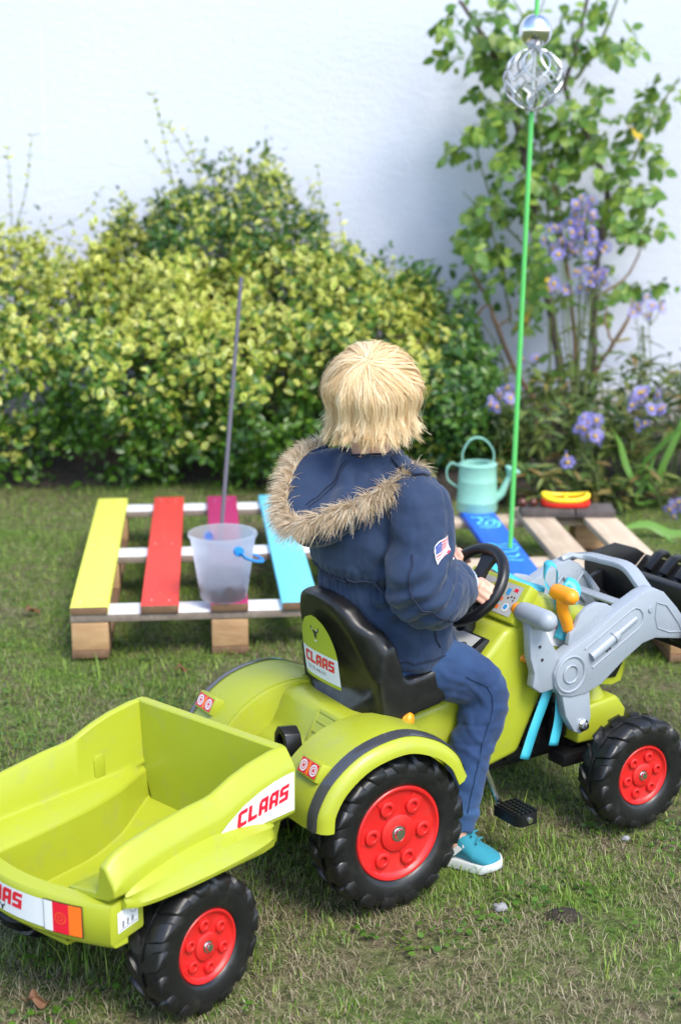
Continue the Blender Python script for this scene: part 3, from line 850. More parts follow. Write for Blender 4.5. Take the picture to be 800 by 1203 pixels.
spots = [((.60, 6.02, .04), .30, 'leafy perennial behind the turquoise watering can'), ((.80, 5.85, .05), .30, 'leafy perennial behind the chestnuts and dark boards'), ((.98, 5.75, .05), .32, 'leafy perennial directly behind the toy boat'), ((1.14, 5.82, .05), .38, 'leafy perennial right of the toy boat below the asters'),
         ((1.30, 5.90, .05), .42, 'leafy perennial under the right hand aster tufts'), ((1.46, 5.75, .03), .40, 'leafy perennial at the far right edge of the bed'), ((.90, 6.25, .06), .40, 'leafy perennial at the foot of the rose stems'), ((1.15, 6.30, .06), .42, 'leafy perennial against the wall right of the rose'),
         ((1.40, 6.35, .06), .46, 'leafy perennial against the wall at the right edge'), ((.74, 6.40, .06), .30, 'leafy perennial between the dark green shrub and the rose'), ((.66, 5.66, .0), .16, 'low leafy plant on the lawn edge right behind the watering can spout'), ((.80, 5.52, .0), .17, 'low leafy plant at the lawn edge behind the two chestnuts'), ((1.24, 5.52, .0), .20, 'low leafy perennial at the front corner of the bed'), ((1.05, 5.48, .0), .15, 'low leafy perennial in front of the asters beside the lawn')]
for b, h, lb in spots:
    perennial(lb, b, 150 if h > .25 else 90, h, .17, (.05, .11), [M['bed_leaf']])
# strap-leaved plant
def strap(label, base, blades_):
    root = empty('strap_leaf_plant', base, 0, label, 'plant', 'strap leaved plants in the bed')
    for pts, w in blades_:
        P = spline([Vector(p) for p in pts], 12)
        n = len(P); rr = []
        mb = MB()
        L_, R_, Cn = [], [], []
        for i, p in enumerate(P):
            t_ = (P[min(i + 1, n - 1)] - P[max(i - 1, 0)]).normalized()
            s = t_.cross(V(0, -.6, .8)).normalized()
            ww = w * (math.sin(PI * min(1, .25 + .75 * i / (n - 1))) ** .6 if i < n - 1 else .02)
            L_.append(p + s * ww); R_.append(p - s * ww); Cn.append(p + t_.cross(s) * -.25 * ww)
        mb.rings([[a, c, b] for a, c, b in zip(L_, Cn, R_)], 0, False, False)
        mb.build('leaf', [M['strap_leaf']], root, recalc=False)
b0 = V(1.22, 5.62, .02)
strap('yellow green strap leaved plant leaning in at the right edge', tuple(b0), [
    ([(0, 0, 0), at(752, 555, 5.5) - b0, at(775, 525, 5.4) - b0, at(815, 490, 5.3) - b0], .020), ([(0, 0, 0), at(742, 560, 5.6) - b0, at(728, 520, 5.6) - b0, at(716, 500, 5.55) - b0], .014),
    ([(.02, 0, 0), at(775, 560, 5.6) - b0, at(800, 500, 5.6) - b0, at(812, 455, 5.6) - b0], .013), ([(0, 0, 0), at(748, 590, 5.5) - b0, at(760, 560, 5.5) - b0, at(770, 535, 5.5) - b0], .010)])
b1 = V(1.30, 5.20, .0)
strap('broad green strap leaf arching low over the lawn by the bed', tuple(b1), [
    ([(0, 0, 0), at(790, 628, 5.15) - b1, at(760, 616, 5.15) - b1, at(728, 622, 5.1) - b1], .022), ([(0, 0, 0), at(800, 640, 5.1) - b1, at(775, 625, 5.05) - b1], .012)])
# ------------------------------------------------------------------ pallets
PRZ = math.radians(5.17)
nail_me = MB().lathe([(.0036, .0100), (.0034, .0114), (.0028, .0119), (0.0001, .0120)], 8).mesh('nail', [M['wire']])
def pallet(label, loc, L, slats, beam_mats, block_xs, slat_w=0.1, pitch=0.186, block_l=.13):
    """slats: list of (material, label) laid along local y; beams across"""
    root = empty('pallet', loc, PRZ, label, 'pallet', 'wooden pallets on the lawn')
    W = pitch * (len(slats) - 1) + slat_w
    ys = [0.055, L / 2, L - 0.055]
    for k, y in enumerate(ys):
        me = MB().box((W / 2, y, .110), (W + random.uniform(-.004, .004), 0.098, .022)).mesh('beam', beam_mats, bevel=.0025)
        if len(beam_mats) == 2:
            for p in me.polygons: p.material_index = 0 if p.normal.z > .5 else 1
        link('beam', me, root)
        for x in block_xs:
            MB().box((x, y, .0595), (.098, .098 if k != 0 else .096, .077)).build('block', [M['wood_end']], root, bevel=.003)
    for x in block_xs:
        MB().box((x, L / 2, .010), (.1, L - .004, .021)).build('runner', [M['wood_dark']], root, bevel=.0025)
    out = []
    for i, (m, lb, dx, rz) in enumerate(slats):
        me = MB().box((0, L / 2, 0), (slat_w, L + random.uniform(-.006, .006), .022)).mesh('slat', [M[m], M['wood_dark'] if m[:2] == 'p_' else M['wood_end']], bevel=.0025)
        for p in me.polygons:
            if abs(p.normal.y) > .9: p.material_index = 1
        o = link('slat', me, root, (i * pitch + slat_w / 2 + dx, 0, .1325), (0, 0, rz))
        if lb: o['label'] = lb
        for y in ys:
            for dx2 in (-.025, .025):
                link('nail', nail_me, o, (dx2 + random.uniform(-.006, .006), y + random.uniform(-.012, .012), 0))
        out.append(o)
    return root, out
pl, sl = pallet('low pallet with yellow, red, magenta and sky blue painted slats on white beams', (-.716, 3.869, .002), 1.25,
       [('p_yellow', 'yellow painted slat', 0, .002), ('p_red', 'red painted slat', 0, -.003), ('p_pink', 'magenta painted slat', 0, .002), ('p_cyan', 'sky blue painted slat', .004, 0.012), ('p_white', None, 0, 0)], [M['p_white'], M['wood_grey']], (.05, .05 + 2 * .186, .05 + 4 * .186))
pr, sr = pallet('bare wooden pallet with one blue painted slat behind the tractor', (.317, 3.79, .002), 1.17,
       [('wood', None, -.015, -.01), ('p_blue', 'blue painted slat with light green brush strokes', 0, 0), ('wood', None, 0, .004), ('wood', None, 0.006, -.006)], [M['wood']], (.05, .30, .05 + 3 * .186), .106)
# brush strokes on the blue slat (local: x across, y along, top at z=.011)
def stroke(pts, w, parent, z=.0118, m='p_green', n=14):
    P = spline([V(*p, z) for p in pts], n)
    mb = MB(); rows = []
    for i, p in enumerate(P):
        t_ = P[min(i + 1, n - 1)] - P[max(i - 1, 0)]; s = V(-t_.y, t_.x, 0).normalized() * w * (0.7 + .5 * math.sin(i * 1.3) * .3)
        rows.append([p + s, p + V(0, 0, .0006), p - s])
    mb.rings(rows, 0, False, False)
    return mb.build('brush_stroke', [M[m]], parent, recalc=False)
bs = sr[1]
for pts in [[(-.035, 1.045), (-.01, 1.035), (.03, 1.045)], [(-.012, 1.045), (-.006, 1.000), (-.028, 0.960), (-.005, 0.945), (.006, 0.985)], [(.012, 1.005), (.03, 0.970), (.012, 0.935), (-.012, 0.925)], [(.03, 1.015), (.042, 0.960), (.030, 0.910)], [(-.03, 0.915), (.0, 0.905), (.036, 0.920)],
            [(-.04, 0.715), (-.01, 0.695), (.02, 0.705), (.045, 0.690)], [(-.038, 0.660), (-.005, 0.670), (.03, 0.650), (.044, 0.665)], [(-.03, 0.620), (.0, 0.615), (.035, 0.630)], [(-.04, 0.580), (.01, 0.560), (.03, 0.590)], [(-.03, 0.530), (.03, 0.520)]]:
    stroke(pts, .0055, bs)
# cord lying over the blue slat
P = spline([at(577, 597, 4.97) + V(0, 0, .004), at(575, 615, 4.86), at(570, 636, 4.66), at(566, 655, 4.50), at(565, 680, 4.3) - V(0, 0, .05)], 20)
tag(MB().tube(P, .0035, 6).build('cord', [M['string']]), 'thin dark blue cord crossing the blue pallet slat', 'cord')

# ------------------------------------------------------------------ bucket, rod, garden pole
bc = at(263, 704, 3.96); bc.z = .146
bk = empty('bucket', bc, 0, 'cloudy white plastic bucket with blue handle on the magenta slat', 'bucket')
mb = MB(); mb.lathe([(.0001, .0), (.058, .0), (.0625, .003), (.088, .172), (.093, .174), (.093, .182), (.0895, .184), (.0865, .180), (.0605, .006), (.0001, .004)], 40)
mb.build('shell', [M['cloudy']], bk, angle=50)
AH = math.radians(-58)
for a in (AH, AH + PI):
    d = V(math.cos(a), math.sin(a), 0)
    MB().lathe([(.0001, .009), (.0125, .008), (.0135, .003), (.0135, -.004)], 18, d * .0885 + V(0, 0, .150), d).build('handle_pivot', [M['handle_blue']], bk)
P = []
for i in range(31):
    u = i / 30; a = AH + PI * u
    P.append(V(math.cos(a), math.sin(a), 0) * (.100 + .006 * math.sin(PI * u)) + V(0, 0, .150 - .050 * math.sin(PI * u) ** .55))
MB().tube(P, .0062, 10, flat=.65).build('handle', [M['handle_blue']], bk)
pile = MB(); 
for i in range(140):
    a = random.random() * 2 * PI; z = random.uniform(.012, .060 + .012 * math.sin(a)); r_ = (.052 + .13 * z) * math.sqrt(random.random())
    pile.ellipsoid((r_ * math.cos(a), r_ * math.sin(a), z), (.012 * random.uniform(.8, 1.2), .012 * random.uniform(.8, 1.2), .009), 8, 6)
o = pile.build('chestnut_pile', [M['chestnut']]); o.location = bc + V(0, 0, .002); tag(o, 'heap of brown chestnuts inside the cloudy bucket', 'chestnuts', kind='stuff')

rb = at(259, 655, 4.52); rb.z = .143
rt = at(283.5, 325, 4.52)
rod = empty('metal_rod', rb, 0, 'thin grey metal rod standing in the painted pallet behind the bucket', 'rod')
MB().tube([V(0, 0, 0), (rt - rb) * .5, rt - rb], [.0065, .0065, .006], 10).build('shaft', [M['rod']], rod)
MB().lathe([(.012, 0), (.012, .006), (.0075, .010)], 12).build('collar', [M['rod']], rod)

pb = at(599, 647, 4.47); pb.z = .1435
pt = at(634, -60, 4.47); dirp = (pt - pb).normalized()
pole = empty('garden_ornament', pb, 0, 'green pole topped by a steel ball and wire cage, stuck in the blue slat', 'ornament')
Lp = (pt - pb).length
def onp(z): return dirp * (z / dirp.z)
zs, zc = 1.642 - pb.z, 1.512 - pb.z
MB().tube([V(0, 0, 0), onp(.5), onp(1.0), onp(zc - .083)], [.0075, .0075, .007, .007], 12).build('pole', [M['pole_green']], pole)
MB().tube([onp(.62) - dirp * .006, onp(.62) + dirp * .006], .0085, 12).build('joint', [M['pole_green']], pole)
MB().tube([onp(zs + .044), onp(zs + .13), dirp * Lp], [.0065, .006, .006], 10).build('pole_tip', [M['pole_green']], pole)
MB().ellipsoid(onp(zs), (.0465, .0465, .0465), 48, 32).build('steel_ball', [M['chrome']], pole, angle=180)
MB().tube([onp(zc - .084), onp(zc + .090)], .0062, 10).build('inner_tube', [M['wire']], pole)
cg = MB(); Rc = .083; NW = 8; C0 = onp(zc)
def cagep(th, ph): return C0 + V(Rc * math.sin(th) * math.cos(ph), Rc * math.sin(th) * math.sin(ph), Rc * math.cos(th))
for k in range(NW):
    p0 = 2 * PI * k / NW
    for s in (-1, 1):
        up = []; lo = []
        for i in range(15):
            u = i / 14
            th = .10 + u * 1.55
            up.append(cagep(th, p0 + s * (PI / NW) * 1.5 * math.sin(PI * u) * (1 if u < .75 else 1)))
            th2 = PI - .10 - u * 1.45
            lo.append(cagep(th2, p0 + PI / NW + s * (PI / NW) * 1.35 * math.sin(PI * min(1, u * 1.1))))
        cg.tube(up, .0031, 6); cg.tube(lo, .0031, 6)
cg.build('wire_cage', [M['wire']], pole)
MB().lathe([(.0001, .004), (.018, .003), (.02, 0), (.018, -.003), (.0001, -.004)], 16, onp(zc + .084), dirp).build('cage_cap', [M['wire']], pole)
MB().lathe([(.0001, .004), (.02, .003), (.022, 0), (.02, -.003), (.0001, -.004)], 16, onp(zc - .084), dirp).build('cage_cap', [M['wire']], pole)

# ------------------------------------------------------------------ watering can
wc = at(562, 596, 4.90); wc.y = 4.955; wc.z = .1445
can = empty('watering_can', wc, 0, 'turquoise metal watering can with round spout head on the blue slat', 'watering can')
R0 = .066
MB().lathe([(.0001, 0), (R0, 0), (R0 + .002, .004), (R0 + .0005, .03), (R0 + .002, .033), (R0 + .0005, .036), (R0 - .002, .10), (R0 - .0015, .103), (R0 - .003, .106), (R0 - .004, .150), (R0 - .001, .156), (R0 - .005, .160), (.04, .163), (.036, .160), (.0345, .10)], 40, (0, 0, 0)).build('body', [M['turquoise']], can, angle=50)
P = spline([V(.052, 0, .035), V(.078, 0, .055), V(.094, 0, .090), V(.106, 0, .116)], 14)
MB().tube(P, [.017, .014, .010, .009], 16).build('spout', [M['turquoise']], can)
dS = (P[-1] - P[-2]).normalized()
MB().lathe([(.009, -.012), (.014, 0), (.026, .014), (.0275, .018), (.024, .023), (.0001, .028)], 24, P[-1] + dS * .006, dS).build('spout_head', [M['turquoise']], can)
def strip(name, pts, w, th, mat, parent, up=V(0, 1, 0), n=24):
    P = spline(pts, n); rr = []
    for i, p in enumerate(P):
        t_ = (P[min(i + 1, n - 1)] - P[max(i - 1, 0)]).normalized(); nn = t_.cross(up).normalized()
        rr.append([p + up * w + nn * th, p + up * w - nn * th, p - up * w - nn * th, p - up * w + nn * th])
    return MB().rings(rr).build(name, [mat], parent, angle=60)
strip('top_handle', [V(-.045, 0, .145), V(-.052, 0, .19), V(-.03, 0, .235), V(.0, 0, .246), V(.03, 0, .232), V(.052, 0, .195), V(.048, 0, .150)], .009, .002, M['turquoise'], can)
strip('back_handle', [V(-.06, 0, .148), V(-.085, 0, .16), V(-.102, 0, .14), V(-.098, 0, .105), V(-.075, 0, .085), V(-.058, 0, .075)], .007, .002, M['turquoise'], can)

# ------------------------------------------------------------------ dark boards, chestnuts, toy boat
b1 = at(612, 601, 4.85); b1.z = .1445
for i, (x0, w, lb) in enumerate([(0, .178, 'dark weathered board carrying the chestnuts and toy boat'), (.178, .132, 'dark weathered board end, right of the toy boat')]):
    me = MB().box((w / 2, .05, .0125), (w - .004, .11, .025)).mesh('dark_board', [M['dark_board']], bevel=.003)
    o = link('dark_board', me, None, b1 + V(x0, x0 * -.02, 0), (0, 0, -.03)); tag(o, lb, 'board', 'dark boards on the bare pallet')
for i, (px_, lb) in enumerate([(613.5, 'left of two glossy chestnuts beside the toy boat'), (626.5, 'right of two glossy chestnuts, touching the toy boat')]):
    p = at(px_, 586, 4.90)
    mb = MB(); mb.ellipsoid((0, 0, 0), (.0165, .0155, .0145), 20, 14)
    o = mb.build('chestnut', [M['chestnut'], M['wood']], None, angle=180); o.location = (p.x, p.y, .1445 + .025 + .0143); o.rotation_euler = (.3, .2 * i, i)
    for f in o.data.polygons:
        if f.center.z < -.0105: f.material_index = 1
    tag(o, lb, 'chestnut', 'chestnuts on the dark board')
bp = at(664, 590, 4.91); bp.z = .1695
boat = empty('toy_boat', bp, -.06, 'yellow and red toy dinghy on the dark boards', 'toy boat')
def oval(a, b, n=28, p=2.6): return [(abs(math.cos(2 * PI * i / n)) ** (2 / p) * a * (1 if math.cos(2 * PI * i / n) >= 0 else -1), abs(math.sin(2 * PI * i / n)) ** (2 / p) * b * (1 if math.sin(2 * PI * i / n) >= 0 else -1)) for i in range(n)]
hull = MB(); hull.rings([[V(x * s, y * s, z) for x, y in oval(.082, .046)] for s, z in ((.90, .001), (.97, .004), (1.0, .012), (.99, .019))], 0).build('hull', [M['boat_red']], boat, angle=60)
ring = [V(x, y, .026 + .012 * (abs(x) / .074) ** 3) for x, y in oval(.073, .041, 32)]
MB().tube(ring, .0088, 12, loop=True, cap=False).build('float_ring', [M['boat_yellow']], boat, angle=180)
MB().box((0, 0, .032), (.012, .055, .005)).build('seat_board', [M['boat_yellow']], boat, bevel=.001)
MB().box((0, 0, .021), (.11, .04, .003)).build('deck', [M['dark_print']], boat)

# ------------------------------------------------------------------ little things on the lawn
def blob(name, loc, r, mat, label, cat, seed=0, n=2):
    bm = bmesh.new(); bmesh.ops.create_icosphere(bm, subdivisions=3, radius=1)
    for v in bm.verts:
        k = 1 + .35 * noise.noise(v.co * 1.3 + V(seed, 0, 0)) + .12 * noise.noise(v.co * 4 + V(seed, 3, 0))
        v.co = V(v.co.x * r[0], v.co.y * r[1], v.co.z * r[2]) * k
    me = bpy.data.meshes.new(name); bm.to_mesh(me); bm.free()
    me.materials.append(mat); me.polygons.foreach_set('use_smooth', [True] * len(me.polygons))
    o = link(name, me, None, loc); return tag(o, label, cat)
p = at(588, 1070, 2.516); blob('stone', (p.x, p.y, .006), (.014, .010, .008), M['pebble'], 'small grey stone on the lawn right of the big tractor wheel', 'stone', 3)
p = at(660, 1072, 2.49); blob('soil_clod', (p.x, p.y, .002), (.032, .024, .013), M['soil'], 'dark clod of bare earth in the dry lawn', 'soil clod', 8)
p = at(735, 985, 2.80); blob('stone', (p.x, p.y, .004), (.008, .006, .005), M['pebble'], 'tiny pale stone in the grass below the front wheel', 'stone', 5)
def fallen(label, x, y, Y, L, rz, mat='brown_leaf'):
    p = at(x, y, Y); n = 9; rows = []
    for i in range(n):
        u = i / (n - 1); w = L * .34 * math.sin(PI * (u * .92 + .04)) ** .8
        c = V((u - .5) * L, 0, .008 * math.sin(u * 5) + .01)
        rows.append([c + V(0, w, .010 * math.sin(u * 7)), c + V(0, w * .5, .002), c, c + V(0, -w * .5, .003), c + V(0, -w, .009 * math.cos(u * 6))])
    mb = MB().rings(rows, 0, False, False); mb.tube([rows[0][2], rows[0][2] + V(-L * .3, .01, .003)], .0009, 5)
    o = mb.build('fallen_leaf', [M[mat]], None, recalc=False); o.location = (p.x, p.y, .008); o.rotation_euler = (.1, .05, rz); tag(o, label, 'leaf', 'fallen leaves on the lawn')
fallen('brown fallen leaf on the lawn below the trailer', 45, 1185, 2.19, .035, .2)
fallen('brown fallen leaf on the lawn left of the painted pallet', 37, 686, 4.25, .05, 1.0)
fallen('pale yellow fallen leaf near the trailer front edge', 105, 838, 3.05, .022, 2.0, 'rose_yellow')
fallen('small brown leaf on the lawn under the red slat', 213, 760, 3.75, .03, .7)
# ------------------------------------------------------------------ wheels
def wheel_meshes(R, W, rim, NL):
    ty = MB()
    half = [(rim * .97, .36), (rim * 1.02, .44), (rim * 1.12, .49), (R * .80, .510), (R * .87, .480), (R * .915, .41), (R * .935, .28), (R * .945, .06)]
    prof = [(r, -t * W) for r, t in half] + [(r, t * W) for r, t in reversed(half)]
    ty.lathe(prof + [prof[0]], 64, (0, 0, 0), (0, 1, 0))
    sp = 2 * PI / NL
    for s in (-1, 1):
        for k in range(NL):
            a0 = k * sp + (0.5 * sp if s > 0 else 0)
            path = [(.035, R * .944, .030), (.16, R * .940, .048), (.30, R * .932, .048), (.42, R * .906, .048), (.485, R * .862, .040), (.512, R * .800, .016)]
            hw = [.16, .26, .33, .345, .30, .22]
            sk = [-.30, -.16, 0, .10, .16, .20]
            rr = []
            for (t_, r_, e_), w_, q_ in zip(path, hw, sk):
                o = []
                yy = t_ * W * s
                up = V(0, .35 * s if t_ > .4 else 0, 1)
                for da, hh in ((-1.12, -.02), (-.90, 1), (.90, 1), (1.12, -.02)):
                    ang = a0 + sp * (q_ + da * w_)
                    rad = r_ + (R * e_ if hh > 0 else -R * .012) * (.92 if t_ > .45 else 1)
                    yo = yy + (s * R * e_ * .45 if (hh > 0 and t_ > .4) else 0)
                    o.append(V(rad * math.cos(ang), yo, rad * math.sin(ang)))
                rr.append(o if s > 0 else o[::-1])
            ty.rings(rr)
    # ribbed centre band
    NR = 120
    rr = []
    for k in range(NR):
        a = 2 * PI * k / NR; rad = R * (.986 if k % 2 else .974)
        rr.append([V((rad - R * .02) * math.cos(a), -.034 * W, (rad - R * .02) * math.sin(a)), V(rad * math.cos(a), -.026 * W, rad * math.sin(a)), V(rad * math.cos(a), .026 * W, rad * math.sin(a)), V((rad - R * .02) * math.cos(a), .034 * W, (rad - R * .02) * math.sin(a))])
    ty.rings(rr, 0, False, False, True)
    tyre = ty.mesh('tyre', [M['tyre']], angle=42, bevel=0)
    rm = MB()
    rm.lathe([(rim * .985, .30 * W), (rim * 1.0, .415 * W), (rim * .975, .44 * W), (rim * .93, .435 * W), (rim * .88, .36 * W), (rim * .84, .345 * W), (rim * .40, .345 * W), (rim * .385, .40 * W), (rim * .36, .415 * W), (rim * .19, .42 * W), (rim * .17, .40 * W), (.0001, .40 * W)], 56, (0, 0, 0), (0, 1, 0))
    rm.lathe([(rim * .985, -.3 * W), (rim * .9, -.36 * W), (rim * .4, -.3 * W), (.0001, -.3 * W)], 40, (0, 0, 0), (0, 1, 0))
    for k in range(6):
        a = 2 * PI * k / 6 + .25
        c = V(rim * .62 * math.cos(a), .34 * W, rim * .62 * math.sin(a))
        rm.lathe([(rim * .175, -.02 * W), (rim * .165, .075 * W), (rim * .15, .085 * W), (rim * .095, .085 * W), (rim * .082, .07 * W), (rim * .08, .0 * W), (.0001, 0.0)], 18, c, (0, 1, 0))
        d = V(math.cos(a), 0, math.sin(a)); s_ = V(-d.z, 0, d.x)
        rm.prism([(rim * .40, -rim * .10), (rim * .86, -rim * .15), (rim * .86, rim * .15), (rim * .40, rim * .10)], V(0, .335 * W, 0), d, s_, V(0, .03 * W, 0))
    wheel = rm.mesh('wheel_rim', [M['red']], angle=40)
    nm = MB()
    nm.lathe([(rim * .16, .398 * W), (rim * .16, .425 * W), (rim * .12, .43 * W), (rim * .115, .47 * W), (rim * .10, .50 * W), (.0001, .51 * W)], 20, (0, 0, 0), (0, 1, 0))
    nut = nm.mesh('axle_nut', [M['chrome']], angle=40)
    return tyre, wheel, nut
WB = wheel_meshes(.150, .088, .090, 17)
WS = wheel_meshes(.118, .075, .062, 15)
def add_wheel(parent, c, right, meshes, spin=0.0, steer=0.0):
    w = link('wheel', meshes[1], parent, c, Euler((0, spin, (PI if right else 0) + steer), 'XYZ'))
    link('tyre', meshes[0], w); link('axle_nut', meshes[2], w)
    return w

# block lettering, unit height 1.25, advance 1.14
def glyphs(word):
    A_ = [[(0, 0), (.36, 0), (.36, 1.25), (.2, 1.25), (0, 1.0)], [(.66, 0), (1, 0), (1, 1.25), (.66, 1.25)], [(.36, .93), (.66, .93), (.66, 1.25), (.36, 1.25)], [(.36, .34), (.66, .34), (.66, .62), (.36, .62)]]
    G = {'C': [[(0, .16), (.16, 0), (.38, 0), (.38, 1.25), (.16, 1.25), (0, 1.09)], [(.38, 0), (1, 0), (1, .32), (.38, .32)], [(.38, .93), (1, .93), (1, 1.25), (.38, 1.25)]],
         'L': [[(0, 0), (.38, 0), (.38, 1.25), (0, 1.25)], [(.38, 0), (1, 0), (1, .32), (.38, .32)]], 'A': A_,
         'S': [[(0, 0), (1, 0), (1, .30), (0, .30)], [(.64, .30), (1, .30), (1, .50), (.64, .50)], [(0, .50), (1, .50), (1, .76), (0, .76)], [(0, .76), (.36, .76), (.36, .95), (0, .95)], [(0, .95), (1, .95), (1, 1.25), (.2, 1.25), (0, 1.1)]]}
    out = []
    for i, ch in enumerate(word):
        for p in G[ch]: out.append([(x + i * 1.14 + y * .16, y) for x, y in p])
    return out
def mapped(polys, fn, mat, name, parent, recalc=False):
    mb = MB()
    for p in polys: mb.add([fn(u, v) for u, v in p], [tuple(range(len(p)))])
    return mb.build(name, [mat], parent, recalc=recalc, flat=True)
def plane_fn(O, U, W, off=0.0):
    O, U, W = Vector(O), Vector(U).normalized(), Vector(W).normalized(); N = U.cross(W).normalized()
    return lambda u, v: O + U * u + W * v + N * off
def xf(fn, s, dx, dy): return lambda u, v: fn(u * s + dx, v * s + dy)
def disc(r, n=18, c=(0, 0)): return [(c[0] + r * math.cos(2 * PI * i / n), c[1] + r * math.sin(2 * PI * i / n)) for i in range(n)]
def ringpolys(r0, r1, c, n=18):
    return [[(c[0] + r0 * math.cos(a), c[1] + r0 * math.sin(a)), (c[0] + r1 * math.cos(a), c[1] + r1 * math.sin(a)), (c[0] + r1 * math.cos(b), c[1] + r1 * math.sin(b)), (c[0] + r0 * math.cos(b), c[1] + r0 * math.sin(b))] for a, b in ((2 * PI * i / n, 2 * PI * (i + 1) / n) for i in range(n))]
def text_mesh(word, size, fn, mat, name, parent, shear=.2):
    cu = bpy.data.curves.new(name, 'FONT'); cu.body = word; cu.size = size; cu.shear = shear; cu.resolution_u = 2
    o = bpy.data.objects.new(name + '_t', cu); COL.objects.link(o)
    dg = bpy.context.evaluated_depsgraph_get(); dg.update()
    me = bpy.data.meshes.new_from_object(o.evaluated_get(dg), depsgraph=dg)
    bpy.data.objects.remove(o)
    for v in me.vertices: v.co = fn(v.co.x, v.co.y)
    me.materials.clear(); me.materials.append(mat)
    return link(name, me, parent)
BIRD = [[(-.5, .42), (-.16, .10), (-.2, -.02), (-.42, .12)], [(.5, .42), (.16, .10), (.2, -.02), (.42, .12)], [(-.2, .10), (.2, .10), (.13, -.3), (0, -.42), (-.13, -.3)]]

# ------------------------------------------------------------------ ride-on tractor
TRZ = math.radians(33.3)
TL = V(-.0217, 2.710, 0)
tr = empty('ride_on_tractor', TL, TRZ, 'lime green ride-on pedal tractor with grey front loader', 'toy tractor')
for s in (-1, 1):
    add_wheel(tr, (0, s * .192, .150), s < 0, WB, .15)
    add_wheel(tr, (.600, s * .199, .118), s < 0, WS, .4, -0.05)
# main body
bd = MB()
side = [(.466, .315), (.388, .166), (.262, .142), (.17, .160), (.06, .175), (-.02, .19), (-.02, .285), (.10, .300), (.20, .315), (.30, .385), (.345, .43), (.40, .44), (.470, .380)]
bd.prism(side, (0, -.095, 0), (1, 0, 0), (0, 0, 1), (0, .19, 0))
bd.build('body', [M['lime']], tr, bevel=.014, seg=3)
MB().prism([(-.115, .17), (-.112, .225), (-.095, .250), (-.062, .268), (-.035, .325), (-.015, .333), (.05, .325), (.05, .17)], (0, -.115, 0), (1, 0, 0), (0, 0, 1), (0, .23, 0)).build('rear_deck', [M['lime']], tr, bevel=.01, seg=3)
MB().box((-.127, 0, .17), (.03, .12, .05)).build('rear_bracket', [M['lime']], tr, bevel=.006)
# slotted step panel behind the seat
O = V(-.064, -.015, .270); Uv = V(0, -1, 0); Wv = V(.030, 0, .057).normalized()
for a, b, c, d in [(0, .008, 0, .066), (.068, .076, 0, .066), (.008, .068, 0, .007), (.008, .068, .058, .066), (.008, .068, .020, .026), (.008, .068, .040, .046)]:
    MB().prism([(a, c), (b, c), (b, d), (a, d)], O, Uv, Wv, Uv.cross(Wv) * -.011).build('step_rib', [M['lime']], tr, bevel=.0015)
# hitch ring
hr = MB(); O = V(-.122, -.052, .280); axd = V(-.97, .10, 0.1).normalized(); sd = V(0, 0, 1).cross(axd)
outl = [(-.012, -.042), (.004, -.042), (.020, -.034), (.028, -.014), (.028, .014), (.020, .034), (.004, .044), (-.012, .040), (-.026, .022), (-.028, -.010), (-.024, -.032)]
inn = [(x * .62, z * .66) for x, z in outl]
Pt = lambda p, d: O + sd * p[0] + V(0, 0, p[1]) + axd * d
hr.rings([[Pt(p, -.016), Pt(p, .016), Pt(q_, .016), Pt(q_, -.016)] for p, q_ in zip(outl, inn)], 0, False, True, True)
hr.prism([(-.004, -.04), (.004, -.04), (.004, .04), (-.004, .04)], O + axd * -.006, sd, V(0, 0, 1), axd * .012)
hr.prism([(-.022, -.006), (.022, -.006), (.022, .006), (-.022, .006)], O + axd * -.005, sd, V(0, 0, 1), axd * .010)
hr.prism([(-.01, -.09), (.01, -.09), (.01, -.038), (-.01, -.038)], O + axd * -.01, sd, V(0, 0, 1), axd * .02)
hr.build('hitch_ring', [M['black_plastic']], tr, bevel=.0015)
